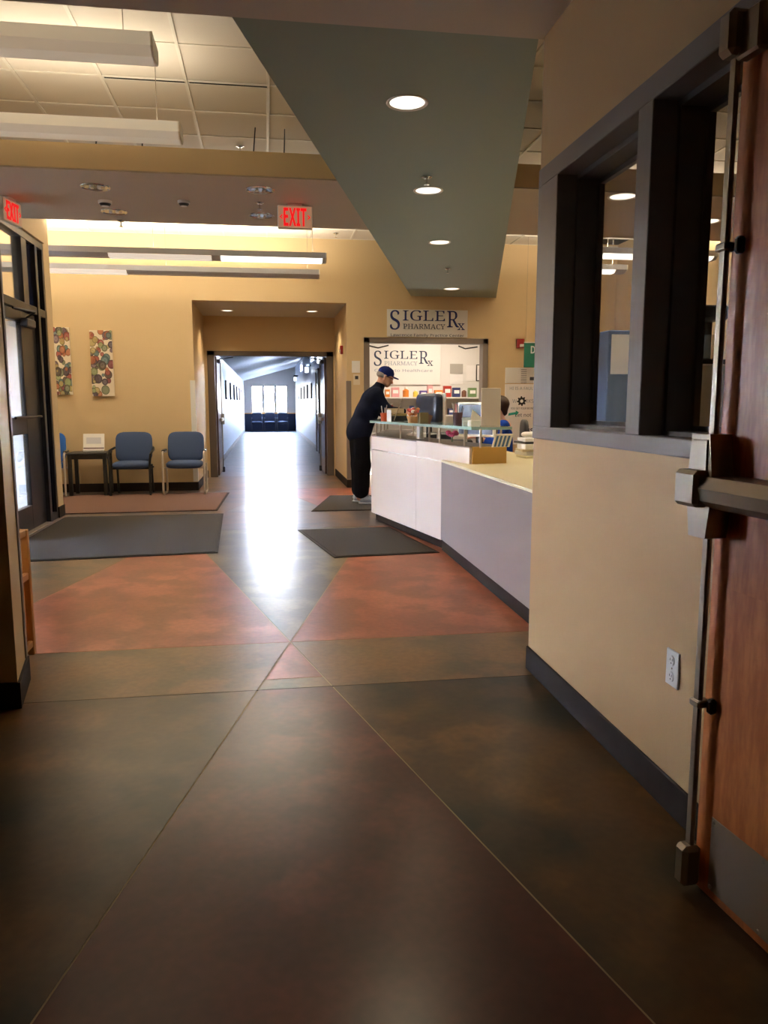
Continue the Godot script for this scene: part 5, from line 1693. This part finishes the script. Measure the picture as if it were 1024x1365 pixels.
	t = thing("person", "seated clerk with brown hair and royal blue top behind the counter", "person", Vector3(c.x, 0, -10.45))
	fw = Vector3(-0.93, -0.25, -0.15).normalized()
	var rt := fw.cross(Vector3.UP).normalized()
	up = rt.cross(fw).normalized()
	hc = Vector3(0, 1.25, 0)
	var back := -Vector3(fw.x, 0, fw.z).normalized()
	caps = head_caps(hc, fw, up)
	caps += [[Vector3(0, 1.03, 0) + back * 0.05, hc - up * 0.05, 0.05, 0.05], [Vector3(0, 0.55, 0) + back * 0.05, Vector3(0, 0.95, 0) + back * 0.05, 0.13, 0.13]]
	var tp := [[Vector3(0, 0.55, 0) + back * 0.05, Vector3(0, 0.85, 0) + back * 0.05, 0.16, 0.15], [Vector3(0, 0.98, 0) + back * 0.05 - rt * 0.12, Vector3(0, 0.98, 0) + back * 0.05 + rt * 0.12, 0.085, 0.085]]
	var lg := []
	for s in [-1.0, 1.0]:
		var sh: Vector3 = Vector3(0, 0.98, 0) + back * 0.05 + rt * s * 0.17
		var el: Vector3 = Vector3(0, 0.72, 0) - back * 0.05 + rt * s * 0.24
		var wr: Vector3 = Vector3(0, 0.83, 0) - back * 0.3 + rt * s * 0.16
		caps += [[sh, el, 0.045, 0.038], [el, wr, 0.038, 0.026]]
		caps += hand_caps(wr, -back, Vector3.UP, s, 0.4)
		tp += [[sh, el, 0.075, 0.06], [el, el.lerp(wr, 0.5), 0.06, 0.05]]
		var hp: Vector3 = Vector3(0, 0.52, 0) + rt * s * 0.09
		var knee: Vector3 = Vector3(0, 0.5, 0) - back * 0.4 + rt * s * 0.1
		var ank: Vector3 = Vector3(0, 0.08, 0) - back * 0.38 + rt * s * 0.1
		caps += [[hp, knee, 0.07, 0.05], [knee, ank, 0.05, 0.038]]
		lg += [[hp, knee, 0.095, 0.075], [knee, ank, 0.072, 0.06]]
	obj("body", body(caps, 0.009, 0.02), M.skin_light, t)
	obj("top", body(tp, 0.016, 0.05), M.royal_cloth, t)
	obj("trousers", body(lg, 0.016, 0.03), M.black_cloth, t)
	for s in [-1.0, 1.0]:
		var sb := MB.new()
		sb.blob(Vector3(0, 0.045, 0) - back * 0.43 + rt * s * 0.1, Vector3(0.26, 0.09, 0.1), Basis(-back, Vector3.UP, -back.cross(Vector3.UP)), 0.6, 0.8, 8, 14)
		obj("shoe", sb, M.black_plastic, t)
	var hair := [[hc + up * 0.05 - fw * 0.03, hc + up * 0.035 - fw * 0.05, 0.098, 0.1], [hc - fw * 0.06, hc - up * 0.1 - fw * 0.05, 0.085, 0.05]]
	obj("hair", body(hair, 0.012, 0.04), M.brown_hair, t)
	# office chair
	t = thing("office_chair", "dark grey swivel office chair with curved armrest behind the counter", "chair", Vector3(c.x, 0, -10.45) + back * 0.08)
	var ch := MB.new()
	ch.blob(Vector3(0, 0.42, 0), Vector3(0.5, 0.09, 0.5), Basis(), 0.5, 0.5)
	obj("seat", ch, M.dark_grey, t)
	ch = MB.new()
	ch.blob(back * 0.28 + Vector3(0, 0.82, 0), Vector3(0.46, 0.5, 0.08), Basis(rt, Vector3.UP, back), 0.5, 0.5)
	obj("backrest", ch, M.dark_grey, t)
	for s in [-1.0, 1.0]:
		ptube("armrest", [rt * s * 0.3 + Vector3(0, 0.42, 0), rt * s * 0.32 + Vector3(0, 0.64, 0), rt * s * 0.32 + Vector3(0, 0.67, 0) - back * 0.2], 0.022, M.dark_grey, t, 8)
	ptube("column", [Vector3(0, 0.06, 0), Vector3(0, 0.4, 0)], 0.03, M.black_plastic, t, 12)
	for k in 5:
		var an := TAU * k / 5
		ptube("foot", [Vector3(0, 0.08, 0), Vector3(cos(an) * 0.28, 0.05, sin(an) * 0.28)], 0.02, M.black_plastic, t, 8)
		var wh := MB.new()
		wh.blob(Vector3(cos(an) * 0.28, 0.025, sin(an) * 0.28), Vector3(0.05, 0.05, 0.05), Basis(), 1.0, 1.0, 6, 8)
		obj("caster", wh, M.black_plastic, t)

# ---- signs, detectors, boards
func exit_sign(label: String, at: Vector3, bs: Basis) -> void:
	var t := thing("exit_sign", label, "exit sign", at, bs, "red exit signs")
	pbox("canopy", Vector3(0, 0.095, 0), Vector3(0.12, 0.02, 0.06), M.white_plastic, t, 0.003)
	pbox("housing", Vector3(0, -0.005, 0), Vector3(0.29, 0.185, 0.045), M.white_plastic, t, 0.006)
	pbox("face_panel", Vector3(0, -0.005, 0.0225), Vector3(0.278, 0.173, 0.003), M.exit_face, t, 0.001)
	letters("lettering", "EXIT", Vector3(0, -0.005, 0.026), 0.19, 0.145, M.exit_red, t, true, false)
	for s in [-1.0, 1.0]:
		var mb := MB.new()
		mb.prism(PackedVector2Array([Vector2(s * 0.128, 0.0), Vector2(s * 0.105, 0.022), Vector2(s * 0.105, 0.01), Vector2(s * 0.116, 0.0), Vector2(s * 0.105, -0.01), Vector2(s * 0.105, -0.022)]), Vector3(0, -0.005, 0.0235), Vector3.RIGHT, Vector3.UP, Vector3(0, 0, 0.004))
		obj("arrow", mb, M.exit_red, t)
	omni("exit_light", at + bs * Vector3(0, 0, 0.12), 0.0015, Color(1.0, 0.1, 0.08), 0.06)

func build_small() -> void:
	var p := ony(393, 272, 2.945)
	exit_sign("red lettered exit sign hanging from the beam before the corridor", Vector3(p.x, 2.84, p.z), Basis())
	exit_sign("red exit sign above the glass entrance door, seen edge on", ony(13, 282, 2.84), Basis(Vector3.UP, PI / 2 - 0.2))
	# ceiling devices
	for d in [[140, 268, "smoke detector with dark slot between two chrome downlights", 0.055], [245, 268, "plain round smoke detector alone on the beam", 0.05]]:
		p = ony(d[0], d[1], 2.945)
		var t := thing("smoke_detector", d[2], "smoke detector", p, Basis(), "detectors under the beam")
		var mb := MB.new()
		mb.lathe([Vector2(0, -0.045), Vector2(d[3] * 0.55, -0.042), Vector2(d[3] * 0.8, -0.022), Vector2(d[3], -0.018), Vector2(d[3], 0.0)], 22)
		obj("cover", mb, M.white_plastic, t)
		mb = MB.new()
		mb.lathe([Vector2(d[3] * 0.6, -0.041), Vector2(d[3] * 0.83, -0.024), Vector2(d[3] * 0.85, -0.022)], 22)
		obj("vent_ring", mb, M.dark_grey, t)
	for d in [[346, 270, 2.945, "pendent sprinkler head under the beam near the exit sign"], [161, 294, 2.945, "pendent sprinkler head at the beam's back edge"], [569, 236, 2.89, "pendent sprinkler head under the slanting soffit by the second downlight"], [597, 358, 2.89, "pendent sprinkler head under the slanting soffit before its last downlight"], [448, 311, 3.69, "pendent sprinkler head in the tiles above the back wall"], [320, 195, 3.69, "pendent sprinkler head in the tiles behind the yellow beam"]]:
		p = ony(d[0], d[1], d[2])
		var t := thing("sprinkler_head", d[3], "sprinkler", p, Basis(), "ceiling sprinkler heads")
		var mb := MB.new()
		mb.lathe([Vector2(0, -0.012), Vector2(0.02, -0.012), Vector2(0.038, -0.003), Vector2(0.038, 0.002)], 16)
		obj("escutcheon", mb, M.chrome, t)
		ptube("stem", [Vector3(0, -0.01, 0), Vector3(0, -0.05, 0)], 0.007, M.chrome, t, 8)
		mb = MB.new()
		mb.lathe([Vector2(0, -0.05), Vector2(0.018, -0.05), Vector2(0.02, -0.054), Vector2(0, -0.056)], 14)
		obj("deflector", mb, M.chrome, t)
	# suspended hangers above the beam
	for d in [[121, 195, 0.05, "closest to the glass entrance"], [186, 190, 0.02, "slanting, by the second pendant lamp's end"], [333, 195, 0.05, "beside a sprinkler head"], [376, 192, 0.03, "closest to the slanting soffit"]]:
		p = onz(d[0], d[1], -7.2)
		var o := ptube("hanger_rod", [Vector3(p.x, 3.125, -7.2), Vector3(p.x + d[2], 3.7, -7.3)], 0.006, M.dark_grey, null, 6)
		tag(o, "thin dark hanger rod over the beam, " + d[3], "rod", "hanger rods over the beam")
	# notices by the recess
	flat_card("wall_notice", "white notice sheet on the yellow wall over the light switch", "notice", 469, 481, 480, 497, -11.845, M.paper)
	var n := flat_card("wall_notice", "small printed notice under the white sheet, by the man's back", "notice", 471, 499, 480, 513, -11.845, M.beige_card)
	pbox("print_block", Vector3(0, 0.03, 0.0058), Vector3(0.05, 0.05, 0.001), M.dark_grey, n)
	# strobe on recess side
	var t := thing("fire_strobe", "small red fire strobe on the recess side wall", "fire alarm", Vector3(1.23, 2.13, -12.45))
	pbox("base", Vector3(-0.02, 0, 0), Vector3(0.04, 0.13, 0.12), M.red_plastic, t, 0.006)
	pbox("lens", Vector3(-0.045, -0.02, 0), Vector3(0.02, 0.04, 0.08), M.white_plastic, t, 0.004)
	p = onz(693, 458, -11.85)
	t = thing("fire_alarm", "red fire alarm horn with white strobe beside the green sign", "fire alarm", Vector3(p.x, p.y, -11.85))
	pbox("base", Vector3(0, 0, 0.025), Vector3(0.12, 0.14, 0.05), M.red_plastic, t, 0.008)
	pbox("strobe_lens", Vector3(0.02, -0.035, 0.055), Vector3(0.07, 0.045, 0.025), M.white_plastic, t, 0.006)
	# green sign
	p = onz(699, 457, -11.3)
	t = thing("green_sign", "green hanging sign with a white letter D beyond the pharmacy", "sign", Vector3(p.x + 0.115, p.y - 0.18, -11.3))
	pbox("panel", Vector3(0, 0, 0), Vector3(0.23, 0.36, 0.02), M.green_sign, t, 0.003)
	pbox("top_rail", Vector3(0, 0.186, 0), Vector3(0.23, 0.014, 0.03), M.white_plastic, t)
	letters("lettering", "D", Vector3(0.02, 0.08, 0.011), 0.07, 0.11, M.white_plastic, t, true, false)
	for s in [-1.0, 1.0]:
		ptube("hanging_wire", [Vector3(s * 0.09, 0.19, 0), Vector3(s * 0.09, 3.7 - p.y + 0.18, 0)], 0.002, M.steel, t, 5)
	# paper panel and written board by the wall
	var zb := -11.5
	var a := onz(674, 490, zb)
	var b := onz(714, 511, zb)
	t = thing("list_panel", "pale panel with a slotted name list above the written board", "list board", Vector3((a.x + b.x) / 2, (a.y + b.y) / 2, zb))
	var w := b.x - a.x
	var h := a.y - b.y
	pbox("panel", Vector3(0, 0, 0), Vector3(w, h, 0.03), M.white_plastic, t, 0.003)
	for k in 8:
		pbox("name_slot", Vector3(0.03, h * 0.42 - k * h * 0.12, 0.017), Vector3(0.16, h * 0.07, 0.004), M.paper, t)
		pbox("list_line", Vector3(0.045, h * 0.42 - k * h * 0.12 - 0.012, 0.0195), Vector3(0.09, 0.006, 0.001), M.black_ink, t)
	pbox("dark_tab", Vector3(w * 0.4, -h * 0.2, 0.017), Vector3(0.1, 0.05, 0.004), M.dark_grey, t)
	a = onz(673.5, 512, zb)
	b = onz(714, 592, zb)
	w = b.x - a.x
	h = a.y - b.y
	t = thing("written_board", "white board covered in hand lettering with a black gear drawing", "board", Vector3((a.x + b.x) / 2, (a.y + b.y) / 2, zb))
	pbox("board", Vector3(0, 0, 0), Vector3(w, h, 0.025), M.paper, t, 0.003)
	for s in [-1.0, 1.0]:
		pbox("leg", Vector3(s * w * 0.4, -(a.y + b.y) / 4 - h / 4, -0.03), Vector3(0.03, (a.y + b.y) / 2 - h / 2 + h, 0.03), M.steel, t)
	var zt := 0.0135
	var row := func(s: String, x: float, y: float, ww: float, hh: float, m: Material, bold: bool) -> void:
		letters("lettering", s, Vector3(x * w, y * h, zt), ww * w, hh * h, m, t, bold, false, Basis(), 0.001)
	row.call("HI IS A FAULT", 0.04, 0.43, 0.8, 0.05, M.pale_ink, false)
	row.call("W", -0.2, 0.22, 0.14, 0.06, M.pale_ink, false)
	row.call("RKS", 0.27, 0.22, 0.24, 0.06, M.pale_ink, false)
	row.call("YOU GET YOUR MONEY", 0.06, 0.1, 0.76, 0.035, M.slate_ink, false)
	row.call("Let not", 0.08, -0.01, 0.5, 0.06, M.slate_ink, false)
	row.call("us!", 0.32, -0.26, 0.24, 0.1, M.slate_ink, true)
	var gear := PackedVector2Array()
	for k in 32:
		var an := TAU * k / 32
		var r := 0.075 if (k % 4) < 2 else 0.055
		gear.append(Vector2(cos(an) * r, sin(an) * r))
	var gm := MB.new()
	gm.prism(gear, Vector3(0.01, 0.22 * h, zt - 0.001), Vector3.RIGHT, Vector3.UP, Vector3(0, 0, 0.002))
	var go := obj("gear_drawing", gm, M.black_ink, t)
	gm = MB.new()
	gm.lathe([Vector2(0, 0.0), Vector2(0.025, 0.0)], 18, Transform3D(Basis(Vector3(1, 0, 0), Vector3(0, 0, 1), Vector3(0, -1, 0)), Vector3(0.01, 0.22 * h, zt + 0.0015)))
	obj("gear_hole", gm, M.paper, go)
	gm = MB.new()
	gm.prism(PackedVector2Array([Vector2(-0.2, -0.02), Vector2(-0.08, 0.0), Vector2(-0.08, -0.03), Vector2(-0.03, 0.03), Vector2(-0.08, 0.06), Vector2(-0.08, 0.035), Vector2(-0.19, 0.02)]), Vector3(0.0, 0.0 * h, zt - 0.001), Vector3.RIGHT, Vector3.UP, Vector3(0, 0, 0.002))
	obj("teal_arrow", gm, M.teal_ink, t)
